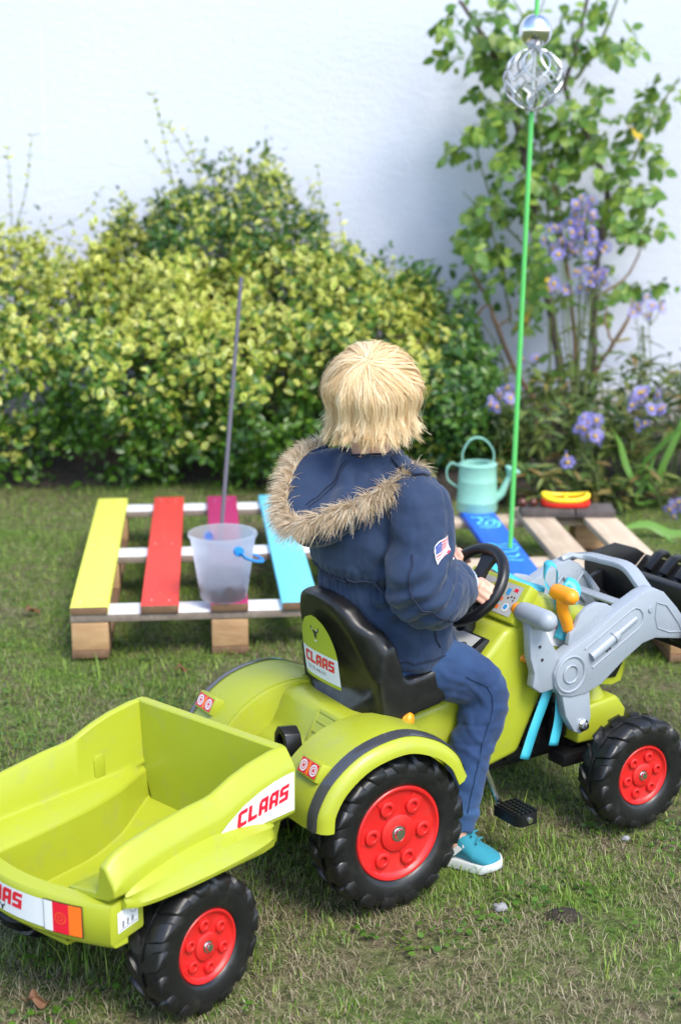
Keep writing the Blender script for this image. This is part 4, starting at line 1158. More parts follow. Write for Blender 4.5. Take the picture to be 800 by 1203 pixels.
# fenders
fpath = spline([V(-.186, 0, .205), V(-.180, 0, .245), V(-.148, 0, .292), (-.085, 0, .331), (0, 0, .343), (.070, 0, .320), (.117, 0, .283), (.140, 0, .240)], 34)
for s in (-1, 1):
    rr, st = [], []
    for i, p in enumerate(fpath):
        t_ = (fpath[min(i + 1, 33)] - fpath[max(i - 1, 0)]).normalized(); n_ = V(-t_.z, 0, t_.x)
        f_ = lambda y, o: V(p.x, s * y, p.z) + n_ * o
        ring = [f_(.112, -.010), f_(.112, -.002), f_(.150, .004), f_(.205, .004), f_(.238, .0), f_(.252, -.007), f_(.258, -.018), f_(.258, -.030), f_(.2545, -.030), f_(.252, -.019), f_(.240, -.008), f_(.20, -.005), f_(.150, -.006)]
        rr.append(ring); st.append([f_(.222, .0035), f_(.232, .0025), f_(.240, .0010), f_(.245, -.0015)])
    fe = MB().rings(rr).build('fender', [M['lime']], tr, angle=50)
    MB().rings(st, 0, False, False).build('stripe', [M['silver_stripe']], fe, recalc=False)
    pl2 = [(p.x, p.z - .004) for p in fpath]
    MB().prism(pl2 + [(.13, .19), (-.17, .19)], (0, s * .104, 0), (1, 0, 0), (0, 0, 1), (0, s * .010, 0)).build('fender_wall', [M['lime']], fe, bevel=.003)
    # lamp block
    c = V(-.147, s * .188, .292); N = V(-.88, 0, .47).normalized(); Uv = V(0, -1, 0); Wv = Uv.cross(-N) * -1
    Wv = N.cross(Uv).normalized()
    MB().prism([(-.031, -.018), (.031, -.018), (.031, .018), (-.031, .018)], c - N * .030, Uv, Wv, N * .048).build('lamp_block', [M['lime']], fe, bevel=.004)
    fn = lambda u, v, c=c, N=N, Uv=Uv, Wv=Wv: c + N * .0186 + Uv * u + Wv * v
    lamp = mapped([[(-.027, -.013), (.027, -.013), (.027, .013), (-.027, .013)]], fn, M['red_print'], 'lamp_sticker', fe)
    fn2 = lambda u, v, c=c, N=N, Uv=Uv, Wv=Wv: c + N * .0190 + Uv * u + Wv * v
    mapped([[(-.004, -.012), (.004, -.012), (.004, .012), (-.004, .012)]], fn2, M['orange_print'], 'lamp_mark', fe)
    mapped(ringpolys(.0075, .0105, (-.0155, 0)) + ringpolys(.0035, .0058, (-.0155, 0)) + ringpolys(.0075, .0105, (.0155, 0)) + ringpolys(.0035, .0058, (.0155, 0)), fn2, M['white_sticker'], 'lamp_ring', fe)
# seat: bucket shell
se = MB()
bk_out = [(0, .548), (.045, .545), (.075, .530), (.092, .508), (.118, .492), (.132, .462), (.137, .42), (.134, .37), (.118, .325), (.07, .312)]
outline = [(y, z) for y, z in bk_out] + [(-y, z) for y, z in reversed(bk_out[1:])]
def seat_back_ring(off, dx):
    o = []
    for y, z in outline:
        yy = y * (1 - off * 6) if False else y - math.copysign(off, y) * (abs(y) > .02); zz = z - off * (1 if z > .43 else -1)
        x = dx - .030 * ((zz - .33) / .21) + .050 * (abs(yy) / .137) ** 3
        o.append(V(x, yy, zz))
    return o
se.rings([seat_back_ring(.012, .0), seat_back_ring(.003, .003), seat_back_ring(0, .010), seat_back_ring(0, .034), seat_back_ring(.004, .042), seat_back_ring(.014, .046)])
wing = [(.030, .455), (.040, .468), (.052, .450), (.064, .42), (.085, .395), (.12, .397), (.155, .405), (.19, .402), (.210, .385), (.205, .355), (.16, .332), (.06, .316), (.03, .325), (.022, .40)]
for s in (-1, 1):
    se.prism(wing, (0, s * .108, 0), (1, 0, 0), (0, 0, 1), (0, s * .030, 0))
se.prism([(.045, .33), (.045, .372), (.06, .364), (.12, .366), (.19, .378), (.205, .360), (.16, .330), (.05, .315)], (0, -.115, 0), (1, 0, 0), (0, 0, 1), (0, .23, 0))
se.prism([(.02, .30), (.15, .30), (.15, .335), (.02, .335)], (0, -.05, 0), (1, 0, 0), (0, 0, 1), (0, .1, 0))
sm = union_mesh(se, 'seat', .0045, 12, .5)
sm.materials.clear(); sm.materials.append(M['black_plastic'])
seat = link('seat', sm, tr)
# sticker on the back of the seat
def seatfn(off):
    def f(u, v):     # u to the right seen from behind (towards -y), v = z
        y = -u + .012
        x = .0 - .030 * ((v - .33) / .21) + .050 * (abs(y) / .137) ** 3
        return V(x - off - .0005, y, v)
    return f
def label_grid(z0f, z1f, hwf, mat, name, off, n=22):
    rows = []
    for i in range(n + 1):
        u = -1 + 2 * i / n
        rows.append((u, i))
    mb = MB(); f = seatfn(off); pts = []
    nz = 8
    for i in range(n + 1):
        for j in range(nz + 1):
            k = j / nz
            u = (-1 + 2 * i / n)
            zz = z0f + (z1f - z0f) * k
            hw = hwf(zz); pts.append(f(u * hw, zz))
    fs = [(i * (nz + 1) + j, (i + 1) * (nz + 1) + j, (i + 1) * (nz + 1) + j + 1, i * (nz + 1) + j + 1) for i in range(n) for j in range(nz)]
    mb.add(pts, fs); return mb.build(name, [mat], seat, recalc=False)
def hwf(z):
    if z < .42: return .064
    return .064 * math.sqrt(max(0.0, 1 - ((z - .42) / .0785) ** 2)) + .0002
label_grid(.366, .373, hwf, M['lime_sticker'], 'seat_label_edge', .003)
label_grid(.373, .426, hwf, M['white_sticker'], 'seat_label_band', .003)
label_grid(.426, .498, hwf, M['lime_sticker'], 'seat_label_top', .003)
lw = .0185
mapped(glyphs('CLAAS'), xf(seatfn(.0036), lw, -.053, .397), M['red_print'], 'lettering', seat)
text_mesh('CELTIS 446 RX', .011, lambda u, v: seatfn(.0036)(u - .050, v + .383), M['grey_print'], 'model_lettering', seat)
mapped(BIRD, xf(seatfn(.0036), .030, .0, .466), M['dark_print'], 'emblem', seat)
mapped([[(-.14, -.52), (.14, -.52), (.14, -.62), (-.14, -.62)], [(-.30, .26), (-.20, .17), (-.22, .08), (-.34, .16)], [(.30, .26), (.20, .17), (.22, .08), (.34, .16)]], xf(seatfn(.0040), .030, .0, .466), M['white_sticker'], 'emblem_mark', seat)
# orange knob under the seat
P0 = V(.081, -.128, .318)
MB().lathe([(.0001, -.02), (.010, -.02), (.013, -.014), (.0125, -.008), (.014, -.004), (.0125, .0), (.014, .004), (.0125, .008), (.013, .013), (.009, .018), (.0001, .019)], 18, P0, V(.55, -.8, .1)).build('seat_knob', [M['orange']], tr)
# console and steering
cs = MB(); cs.prism([(.195, .335), (.205, .352), (.315, .415), (.335, .405), (.345, .36), (.26, .32)], (0, -.075, 0), (1, 0, 0), (0, 0, 1), (0, .15, 0)).build('console', [M['black_plastic']], tr, bevel=.004)
fnc = lambda u, v: V(.205, 0, .352) + V(.110, 0, .063).normalized() * v + V(0, -1, 0) * u + V(-.063, 0, .110).normalized() * .0045
mapped([[(-.068, .006), (.068, .006), (.068, .12), (-.068, .12)]], fnc, M['panel_grey'], 'console_panel', tr)
fnc2 = lambda u, v: fnc(u, v) + V(-.063, 0, .110).normalized() * .0006
mapped(ringpolys(.017, .021, (.035, .035), 24) + ringpolys(.010, .0125, (.005, .085), 20) + ringpolys(.010, .0125, (.045, .085), 20), fnc2, M['dark_print'], 'gauge_ring', tr)
mapped([disc(.017, 24, (.035, .035))], fnc2, M['chrome'], 'gauge_face', tr)
SWc = V(.332, 0, .503); SWn = V(-.78, 0, .62).normalized(); SWu = V(.62, 0, .78)
MB().tube([V(.320, 0, .385), V(.325, 0, .445), SWc - SWn * .012], [.022, .018, .016], 14).build('steering_column', [M['black_plastic']], tr)
sw = MB()
RW = .081
sw.tube([SWc + (V(0, 1, 0) * math.cos(a) + SWu * math.sin(a)) * RW for a in [2 * PI * i / 48 for i in range(48)]], .0115, 12, loop=True, cap=False, up=SWn)
for a in (PI * .5 + 2.1, PI * .5 - 2.1, PI * .5):
    d = V(0, 1, 0) * math.cos(a) + SWu * math.sin(a)
    sw.prism([(0, -.020), (RW * .5, -.014), (RW, -.022), (RW, .022), (RW * .5, .014), (0, .020)], SWc - SWn * .012, d, d.cross(SWn), SWn * .010)
sw.lathe([(.0001, -.018), (.028, -.018), (.030, -.004), (.022, .002), (.0001, .004)], 24, SWc, SWn)
sw.build('steering_wheel', [M['black_plastic']], tr, angle=50)
# hood
hd = MB()
def hood_ring(x, zt, zb, w, r=.02):
    return [V(x, -w, zb), V(x, -w - .003, zb + (zt - zb) * .5), V(x, -w + .001, zt - r), V(x, -w + r * .35, zt - r * .35), V(x, -w + r, zt), V(x, 0, zt + .006), V(x, w - r, zt), V(x, w - r * .35, zt - r * .35), V(x, w - .001, zt - r), V(x, w + .003, zb + (zt - zb) * .5), V(x, w, zb)]
rs = [hood_ring(.372, .452, .395, .088, .012), hood_ring(.390, .482, .38, .090, .014), hood_ring(.408, .500, .36, .091, .014), hood_ring(.425, .496, .34, .090, .016), hood_ring(.445, .482, .315, .088, .02), hood_ring(.52, .448, .282, .085), hood_ring(.59, .420, .268, .084), hood_ring(.645, .395, .256, .082), hood_ring(.672, .378, .258, .078), hood_ring(.690, .340, .272, .070), hood_ring(.694, .305, .285, .062, .008)]
hd.rings(rs); hood = hd.build('hood', [M['lime']], tr, angle=50)
# rear-facing instrument panel
fp = lambda u, v: V(.362, 0, .452) + V(.046, 0, .060).normalized() * v + V(0, -1, 0) * u
dp = MB(); dp.prism([(-.094, -.012), (.094, -.012), (.090, .074), (-.090, .074)], V(.366, 0, .452), V(0, -1, 0), V(.046, 0, .060).normalized(), V(.060, 0, -.046).normalized() * .03)
dp.build('dashboard', [M['lime']], tr, bevel=.005)
NP = V(-.060, 0, .046).normalized()
fo = lambda o: (lambda u, v: V(.366, 0, .452) + V(.046, 0, .060).normalized() * v + V(0, -1, 0) * u + NP * o)
mapped([[(-.080, -.002), (.080, -.002), (.078, .064), (-.078, .064)]], fo(.0010), M['panel_grey'], 'instrument_sticker', tr)
mapped([disc(.009, 18, (.058, .014))], fo(.0016), M['white_sticker'], 'button', tr)
mapped([disc(.0055, 14, (.058, .015))], fo(.0022), M['blue_print'], 'button_mark', tr)
for (a, b, w_, h_, m_) in [(.030, .006, .010, .008, 'orange_print'), (.032, .024, .008, .008, 'orange_print'), (.040, .040, .010, .013, 'blue_print'), (.058, .050, .011, .007, 'red_print'), (.066, .036, .004, .004, 'dark_print'), (.058, .036, .004, .004, 'dark_print'), (.066, .030, .004, .003, 'dark_print'), (.050, .032, .004, .004, 'dark_print'), (-.01, .035, .020, .016, 'white_sticker'), (-.01, .010, .022, .010, 'dark_print'), (-.05, .03, .02, .02, 'orange_print'), (-.05, .008, .016, .01, 'blue_print'), (.012, .048, .012, .006, 'red_print')]:
    mapped([[(a, b), (a + w_, b), (a + w_, b + h_), (a, b + h_)]], fo(.0016), M[m_], 'button', tr)
for s in (-1, 1):
    # side sticker with lettering and grille
    gfn = lambda o: (lambda u, v, s=s: V(u, s * (.0905 + o - .05 * max(0, u - .52) ** 1), v))
    flip = (lambda fn: fn)
    mapped([[(.445, .385), (.585, .335), (.600, .382), (.455, .442)]], gfn(.0006), M['white_sticker'], 'hood_sticker', hood)
    base = V(.462, 0, .417) if s < 0 else V(.585, 0, .362)
    dU = V(.125, 0, -.052).normalized() * (1 if s < 0 else -1)
    mapped(glyphs('CLAAS'), (lambda u, v, s=s, base=base, dU=dU: (lambda q: V(q.x, s * (.0913 - .05 * max(0, q.x - .52)), q.z))(base + dU * u * .020 + V(0, 0, v * .020))), M['red_print'], 'lettering', hood)
    MB().prism([(.560, .282), (.650, .272), (.668, .300), (.660, .345), (.575, .365)], (0, s * .078, 0), (1, 0, 0), (0, 0, 1), (0, s * .0095, 0)).build('grille', [M['black_plastic']], hood, bevel=.002)
# engine block, frame, axle
en = MB(); en.box((.49, 0, .225), (.20, .12, .13)); en.box((.44, 0, .165), (.12, .13, .05))
for k in range(5): en.box((.42 + k * .035, 0, .215), (.012, .15, .10))
for k in range(3):
    for s in (-1, 1): en.lathe([(.016, 0), (.016, .012), (.009, .014), (.009, .018), (.0001, .018)], 14, (.45 + k * .05, s * .07, .25 - k * .02), (0, s, 0))
en.build('engine', [M['black_plastic']], tr, bevel=.003)
MB().box((.43, 0, .130), (.44, .07, .035)).build('chassis', [M['black_plastic']], tr, bevel=.005)
ax = MB(); ax.tube([V(.600, -.165, .120), V(.600, .165, .120)], .016, 12); ax.box((.585, 0, .140), (.09, .16, .022)); ax.box((.545, -.085, .128), (.10, .05, .026)); ax.box((.545, .085, .128), (.10, .05, .026))
ax.build('front_axle', [M['black_plastic']], tr, bevel=.003)
MB().tube([V(0, -.16, .15), V(0, .16, .15)], .012, 10).build('rear_axle', [M['black_plastic']], tr)
wt = MB(); wt.prism([(.535, .155), (.548, .232), (.640, .240), (.668, .205), (.655, .150)], (0, -.105, 0), (1, 0, 0), (0, 0, 1), (0, .21, 0)); wt.build('front_weight', [M['lime']], tr, bevel=.007, seg=3)
for s in (-1, 1):
    MB().lathe([(.028, -.012), (.024, .004), (.014, .020), (.012, .042), (.0001, .043)], 18, (.600, s * .070, .242), (0, 0, 1)).build('weight_neck', [M['lime']], tr)
    MB().lathe([(.0085, 0), (.0085, .008), (.005, .009), (.010, .012), (.010, .018), (.006, .022), (.0001, .023)], 14, (.600, s * .070, .285), (0, 0, 1)).build('bolt', [M['chrome']], tr)
# loader arms
boom = [(.432, .340), (.445, .368), (.470, .381), (.526, .401), (.592, .440), (.660, .468), (.690, .473), (.722, .458), (.760, .420), (.800, .372), (.792, .345), (.703, .363), (.668, .358), (.620, .333), (.560, .293), (.520, .281), (.480, .281), (.450, .290), (.435, .312)]
leg = [(.452, .310), (.530, .300), (.538, .225), (.530, .203), (.512, .194), (.494, .203), (.470, .240)]
brk = [(.370, .452), (.404, .452), (.424, .410), (.450, .372), (.452, .305), (.405, .302), (.384, .318), (.388, .345), (.376, .380)]
fin = [(.478, .385), (.482, .410), (.496, .418), (.506, .440), (.526, .455), (.552, .461), (.580, .453), (.600, .440), (.60, .42), (.52, .39)]
grip_o = None
for s in (-1, 1):
    y0, y1 = (.112, .143)
    am = MB()
    am.prism(boom, (0, s * y0, 0), (1, 0, 0), (0, 0, 1), (0, s * (y1 - y0), 0))
    arm = am.build('loader_arm', [M['grey']], tr, bevel=.004, seg=2)
    MB().prism(leg, (0, s * (y0 + .003), 0), (1, 0, 0), (0, 0, 1), (0, s * .024, 0)).build('arm_leg', [M['grey']], arm, bevel=.004)
    MB().prism(brk, (0, s * (y0 + .002), 0), (1, 0, 0), (0, 0, 1), (0, s * .022, 0)).build('lever_plate', [M['grey']], arm, bevel=.004)
    MB().prism(fin, (0, s * (y0 + .004), 0), (1, 0, 0), (0, 0, 1), (0, s * .012, 0)).build('arm_fin', [M['grey']], arm, bevel=.003)
    dt = MB()
    for r0, r1 in ((.016, .020), (.034, .039)):
        dt.lathe([(r0, -.001), (r0, .002), ((r0 + r1) / 2, .0035), (r1, .002), (r1, -.001)], 28, (.474, s * y1, .331), (0, s, 0))
    # raised slot outline and ram along the boom
    a0, b0_ = V(.520, s * (y1 + .0005), .355), V(.640, s * (y1 + .0005), .415); dd = (b0_ - a0).normalized(); nn = V(-dd.z, 0, dd.x)
    pth = [a0 + nn * .024, b0_ + nn * .024] + [b0_ + nn * .024 * math.cos(q_) + dd * .024 * math.sin(q_) for q_ in (.5, 1.0, 1.57, 2.1, 2.6)] + [b0_ - nn * .024, a0 - nn * .024]
    dt.tube(pth, .0022, 6)
    dt.tube([a0 + dd * .005, b0_ - dd * .05], .011, 12); dt.tube([b0_ - dd * .06, b0_ + dd * .004], .0065, 10)
    dt.tube([a0 + dd * .070, a0 + dd * .078], .0135, 12)
    p1 = [(.700, .440), (.728, .430), (.765, .385), (.775, .365), (.740, .370), (.706, .385), (.698, .410)]
    dt.tube([V(x, s * (y1 + .0003), z) for x, z in p1], .002, 6, loop=True, cap=False)
    dt.lathe([(.007, 0), (.006, .003), (.0001, .003)], 12, (.684, s * y1, .428), (0, s, 0))
    dt.build('arm_relief', [M['grey']], arm)
    MB().lathe([(.013, -.002), (.013, .004), (.008, .006), (.008, .012), (.0001, .013)], 14, (.514, s * (y0 + .027), .214), (0, s, 0)).build('bolt', [M['chrome']], arm)
    for x_, z_ in ((.398, .400), (.405, .372), (.568, .3625), (.575, .366)):
        MB().lathe([(.0032, 0), (.0032, .0012), (.0001, .0012)], 10, (x_, s * (y0 + (.0242 if x_ < .5 else .0315)), z_), (0, s, 0)).build('hole', [M['dark_print']], arm)
# inner lattice on the left arm
lt = MB()
for a_, b_ in (((.60, .43), (.66, .36)), ((.60, .36), (.67, .44)), ((.66, .36), (.73, .44)), ((.67, .44), (.74, .37)), ((.56, .40), (.62, .35)), ((.73, .44), (.78, .36)), ((.56, .355), (.78, .35))):
    lt.tube([V(a_[0], .110, a_[1]), V(b_[0], .110, b_[1])], .004, 6)
lt.build('arm_rib', [M['grey']], tr)
# cross hoop between the arms
P = spline([V(.675, .128, .468), V(.735, .118, .472), V(.748, .06, .474), V(.748, -.005, .474), V(.738, -.060, .450), V(.725, -.100, .434), V(.712, -.125, .440)], 30)
hp = MB(); rr = []
for i, p in enumerate(P):
    t_ = (P[min(i + 1, 29)] - P[max(i - 1, 0)]).normalized(); n_ = t_.cross(V(1, 0, 0)).normalized(); m_ = t_.cross(n_)
    rr.append([p + n_ * .006 + m_ * .016, p - n_ * .006 + m_ * .016, p - n_ * .006 - m_ * .016, p + n_ * .006 - m_ * .016])
hp.rings(rr).build('cross_hoop', [M['grey']], tr, bevel=.002)
MB().box((.690, 0, .415), (.03, .22, .006)).build('cross_plate', [M['grey']], tr, bevel=.002)
# control grips
MB().tube([V(.388, -.165, .462), V(.388, -.100, .462)], .021, 20, round_ends=True).build('grip', [M['grey']], tr, angle=180)
MB().tube([V(.388, -.105, .462), V(.388, -.082, .462)], .0165, 18, round_ends=True).build('grip_button', [M['orange']], tr, angle=180)
MB().tube([V(.470, -.140, .490), V(.470, -.100, .490)], .0165, 18, round_ends=True).build('lever_grip', [M['orange']], tr, angle=180)
MB().tube(spline([V(.468, -.118, .484), V(.470, -.118, .455), V(.482, -.116, .432), V(.490, -.114, .412)], 10), [.013, .012, .012, .011], 14).build('lever', [M['orange']], tr, angle=180)
MB().tube([V(.372, -.075, .372), V(.425, -.118, .356)], .0085, 12).build('link_rod', [M['orange']], tr)
# loader bucket: curved scoop with end plates and teeth
inner = spline([V(.862, 0, .420), V(.866, 0, .360), V(.885, 0, .326), V(.930, 0, .318), V(.990, 0, .350), V(1.050, 0, .400)], 20)
rr = []
for i, p in enumerate(inner):
    t_ = (inner[min(i + 1, 19)] - inner[max(i - 1, 0)]).normalized(); n_ = V(t_.z, 0, -t_.x)
    rr.append([V(p.x, .245, p.z), V(p.x, -.245, p.z), V(p.x, -.245, p.z) + n_ * .007, V(p.x, .245, p.z) + n_ * .007])
lb = MB().rings(rr)
for s in (-1, 1):
    pg = [(p.x, p.z) for p in inner] + [(1.02, .418), (.955, .440), (.895, .432)]
    lb.prism(pg, (0, s * .245, 0), (1, 0, 0), (0, 0, 1), (0, s * .008, 0))
    lb.prism([(.775, .395), (.800, .372), (.845, .36), (.870, .41), (.865, .30), (.80, .325), (.77, .35)], (0, s * .105, 0), (1, 0, 0), (0, 0, 1), (0, s * -.012, 0))
    lb.prism([(.775, .395), (.865, .425), (.865, .30), (.80, .325), (.77, .35)], (0, s * .160, 0), (1, 0, 0), (0, 0, 1), (0, s * .012, 0))
lb.prism([(.835, .43), (.852, .435), (.858, .30), (.842, .295)], (0, -.20, 0), (1, 0, 0), (0, 0, 1), (0, .40, 0))
bucket = lb.build('loader_bucket', [M['black_plastic']], tr, bevel=.002)
for k in range(9):
    y = -.20 + k * .05
    P = [V(1.015, y, .372), V(1.035, y, .390), V(1.052, y, .404), V(1.068, y, .406), V(1.080, y, .392)]
    P = [p + V(-.003, 0, .005) for p in P]
    rr = []
    for i, p in enumerate(P):
        t_ = (P[min(i + 1, 4)] - P[max(i - 1, 0)]).normalized(); n_ = V(t_.z, 0, -t_.x)
        rr.append([p + V(0, .013, 0) - n_ * .006, p + V(0, -.013, 0) - n_ * .006, p + V(0, -.013, 0) + n_ * .006, p + V(0, .013, 0) + n_ * .006])
    MB().rings(rr).build('tooth', [M['black_plastic']], bucket, bevel=.003)
# crank and pedals
for s in (-1, 1):
    q = 1 if s < 0 else -1
    c0 = V(.265, s * .095, .185)
    e = V(.035 * q, 0, -.085 * q) if s < 0 else V(-.035, 0, .085)
    MB().tube(spline([c0, c0 + V(0, s * .035, .004), c0 + V(0, s * .045, 0) + e * .35, c0 + V(0, s * .05, 0) + e, c0 + V(0, s * .068, 0) + e], 16), .0070, 10).build('crank', [M['chrome']], tr)
    pc = c0 + e + V(.006, s * .096, -.004)
    pd = MB(); pd.prism([(-.027, -.036), (.027, -.036), (.027, .026), (.018, .038), (-.018, .038), (-.027, .026)], pc + V(0, 0, -.011), V(1, 0, 0), V(0, s, 0), V(0, 0, .022))
    for a in range(-2, 3):
        for b in range(-3, 4): pd.box(pc + V(a * .0105, s * b * .0098, .0125), (.006, .006, .005))
    po = pd.build('pedal', [M['black_plastic']], tr, bevel=0)
    MB().lathe([(.007, 0), (.006, .004), (.0001, .005)], 12, pc + V(0, s * .037, 0), (0, s, 0)).build('pedal_cap', [M['chrome']], tr)
MB().lathe([(.035, -.02), (.035, .02), (.0001, .02)], 24, (.265, -.075, .185), (0, -1, 0)).build('crank_case', [M['black_plastic']], tr)

# ribbon knotted round the hood
rbn = empty('ribbon', TL, TRZ, 'turquoise ribbon knotted over the tractor hood with two hanging tails', 'ribbon')
def ribbon(pts, w, wdir, n=22, name='ribbon_strip'):
    P = spline(pts, n); rows = []
    for i, p in enumerate(P):
        t_ = (P[min(i + 1, n - 1)] - P[max(i - 1, 0)]).normalized(); d = Vector(wdir); d = (d - t_ * d.dot(t_)).normalized()
        rows.append([p - d * w, p + t_.cross(d) * .0015 * math.sin(i), p + d * w])
    o = MB().rings(rows, 0, False, False).build(name, [M['ribbon']], rbn, recalc=False)
    md = o.modifiers.new('thick', 'SOLIDIFY'); md.thickness = .0006
    return o
ribbon([V(.425, .06, .518), V(.45, .0, .492), V(.49, -.04, .476)], .011, (1, .2, .1))
ribbon([V(.495, -.06, .470), V(.480, -.05, .500), V(.492, -.045, .528), V(.514, -.045, .520), V(.508, -.055, .485)], .013, (.55, .836, .25), name='loop')
ribbon([V(.50, -.055, .474), V(.488, -.085, .470), V(.486, -.100, .445), V(.490, -.101, .42), V(.480, -.101, .39)], .012, (.836, -.549, .2))
ribbon([V(.500, -.06, .474), V(.515, -.075, .496), V(.525, -.09, .485), V(.510, -.098, .46)], .012, (.836, -.1, .5), name='loop')
ribbon([V(.455, -.108, .318), V(.440, -.112, .285), V(.412, -.112, .222), V(.388, -.112, .160)], .0125, (1, 0, .45), name='tail')
ribbon([V(.480, -.106, .318), V(.478, -.110, .285), V(.476, -.112, .23), V(.463, -.112, .172)], .0125, (1, 0, .1), name='tail')

# ------------------------------------------------------------------ trailer
RRZ = math.radians(49)
RL = V(-.3728, 2.3276, 0)
tl = empty('toy_trailer', RL, RRZ, 'lime green tipping trailer hitched behind the ride-on tractor', 'toy trailer')
for s in (-1, 1): add_wheel(tl, (-.002, s * .187, .118), s < 0, WS, .9)
def zr(x): return float(np.interp(x, [-.172, -.155, -.13, -.09, .0, .035, .055, .075, .10, .14, .19, .225], [.306, .318, .326, .333, .342, .343, .345, .352, .361, .370, .376, .376]))
def yb(x): return float(np.interp(x, [-.17, -.10, 0, .06, .12, .17, .20, .225], [.088, .090, .097, .105, .120, .140, .152, .156]))
fz = lambda x: float(np.interp(x, [-.17, .02, .10, .225], [.149, .149, .158, .192]))
xs = list(np.linspace(-.172, .225, 34))
rr = []
for x in xs:
    z = zr(x); fl = .004 * math.sin((x + .17) * 8)
    half = [(.0, fz(x) - .011), (yb(x) - .006, fz(x) - .008), (yb(x) + .010, .236), (.185, .252), (.199, .262), (.201, z - .034), (.196, z - .024), (.179, z - .001), (.175, z), (.169, z), (.166, z - .004), (.160, .268), (.156, .259), (yb(x) + .008, .250), (yb(x), .244), (yb(x) - .004, fz(x) + .005), (0, fz(x))]
    ring = [V(x, -y, zz) for y, zz in half] + [V(x, y, zz) for y, zz in reversed(half[1:-1])]
    rr.append(ring)
tb = MB().rings(rr)
# front wall
tb.prism([(-.171, .27), (-.140, .186), (.140, .186), (.171, .27), (.176, .371), (.171, .376), (-.171, .376), (-.176, .371)], (.207, 0, 0), (0, 1, 0), (0, 0, 1), (.020, 0, 0))
tub = tb.build('tub', [M['lime']], tl, bevel=0, angle=33)
md = tub.modifiers.new('soft', 'BEVEL'); md.width = .003; md.segments = 2; md.limit_method = 'ANGLE'; md.angle_limit = math.radians(35)
# small tab on the inner left wall
MB().prism([(-.012, 0), (.012, 0), (.012, .034), (.008, .042), (-.008, .042), (-.012, .034)], V(.105, .163, .262), V(1, 0, 0), V(0, .05, 1).normalized(), V(0, -.006, 0)).build('tab', [M['lime']], tub, bevel=.002)
# wheel arch flanges
for s in (-1, 1):
    rr = []
    for x in np.linspace(-.150, .172, 26):
        u = (x + .150) / .322; q_ = max(0.0, math.sin(PI * u)) ** .55; z = .246 + .010 * math.sin(PI * u); yo = .200 + .040 * q_
        rr.append([V(x, s * .186, z - .008), V(x, s * .198, z + .014 + .022 * q_), V(x, s * (.7 * yo + .3 * .198), z + .010 + .014 * q_), V(x, s * (yo - .005), z + .006), V(x, s * yo, z - .002), V(x, s * (yo - .002), z - .009), V(x, s * (yo - .010), z - .011)])
    MB().rings(rr).build('wheel_arch', [M['lime']], tub, angle=40)
# tailgate: bowed plate with corner blocks
xrear = lambda y: -.172 - .046 * (1 - (y / .186) ** 2)
rr = []
for y in np.linspace(-.186, .186, 29):
    x = xrear(y); tk = .030
    rr.append([V(x + .010, y, .172), V(x + .001, y, .182), V(x, y, .238), V(x + .004, y, .245), V(x + tk, y, .247), V(x + tk + .004, y, .240), V(x + tk + .004, y, .172)])
gate = MB().rings(rr).build('tailgate', [M['lime']], tl, angle=40)
for s in (-1, 1):
    MB().prism([(-.170, .176), (-.105, .186), (-.105, .250), (-.170, .2445)], (0, s * .150, 0), (1, 0, 0), (0, 0, 1), (0, s * .0375, 0)).build('corner_block', [M['lime']], gate, bevel=.004)
rear = lambda o: (lambda u, v: V(xrear(-u) - o, -u, v))     # u to the right seen from behind
def strip_polys(u0, u1, v0, v1, n=16, bow=0.0):
    us = [u0 + (u1 - u0) * i / n for i in range(n + 1)]
    return [[(a, v0), (b, v0), (b, v1), (a, v1)] for a, b in zip(us, us[1:])]
mapped(strip_polys(-.143, .128, .189, .2355), rear(.0008), M['white_sticker'], 'tail_sticker', gate)
mapped(glyphs('CLAAS'), xf(rear(.0014), .0215, -.088, .2045), M['red_print'], 'lettering', gate)
mapped(BIRD, xf(rear(.0014), .016, -.015, .1965), M['dark_print'], 'emblem', gate)
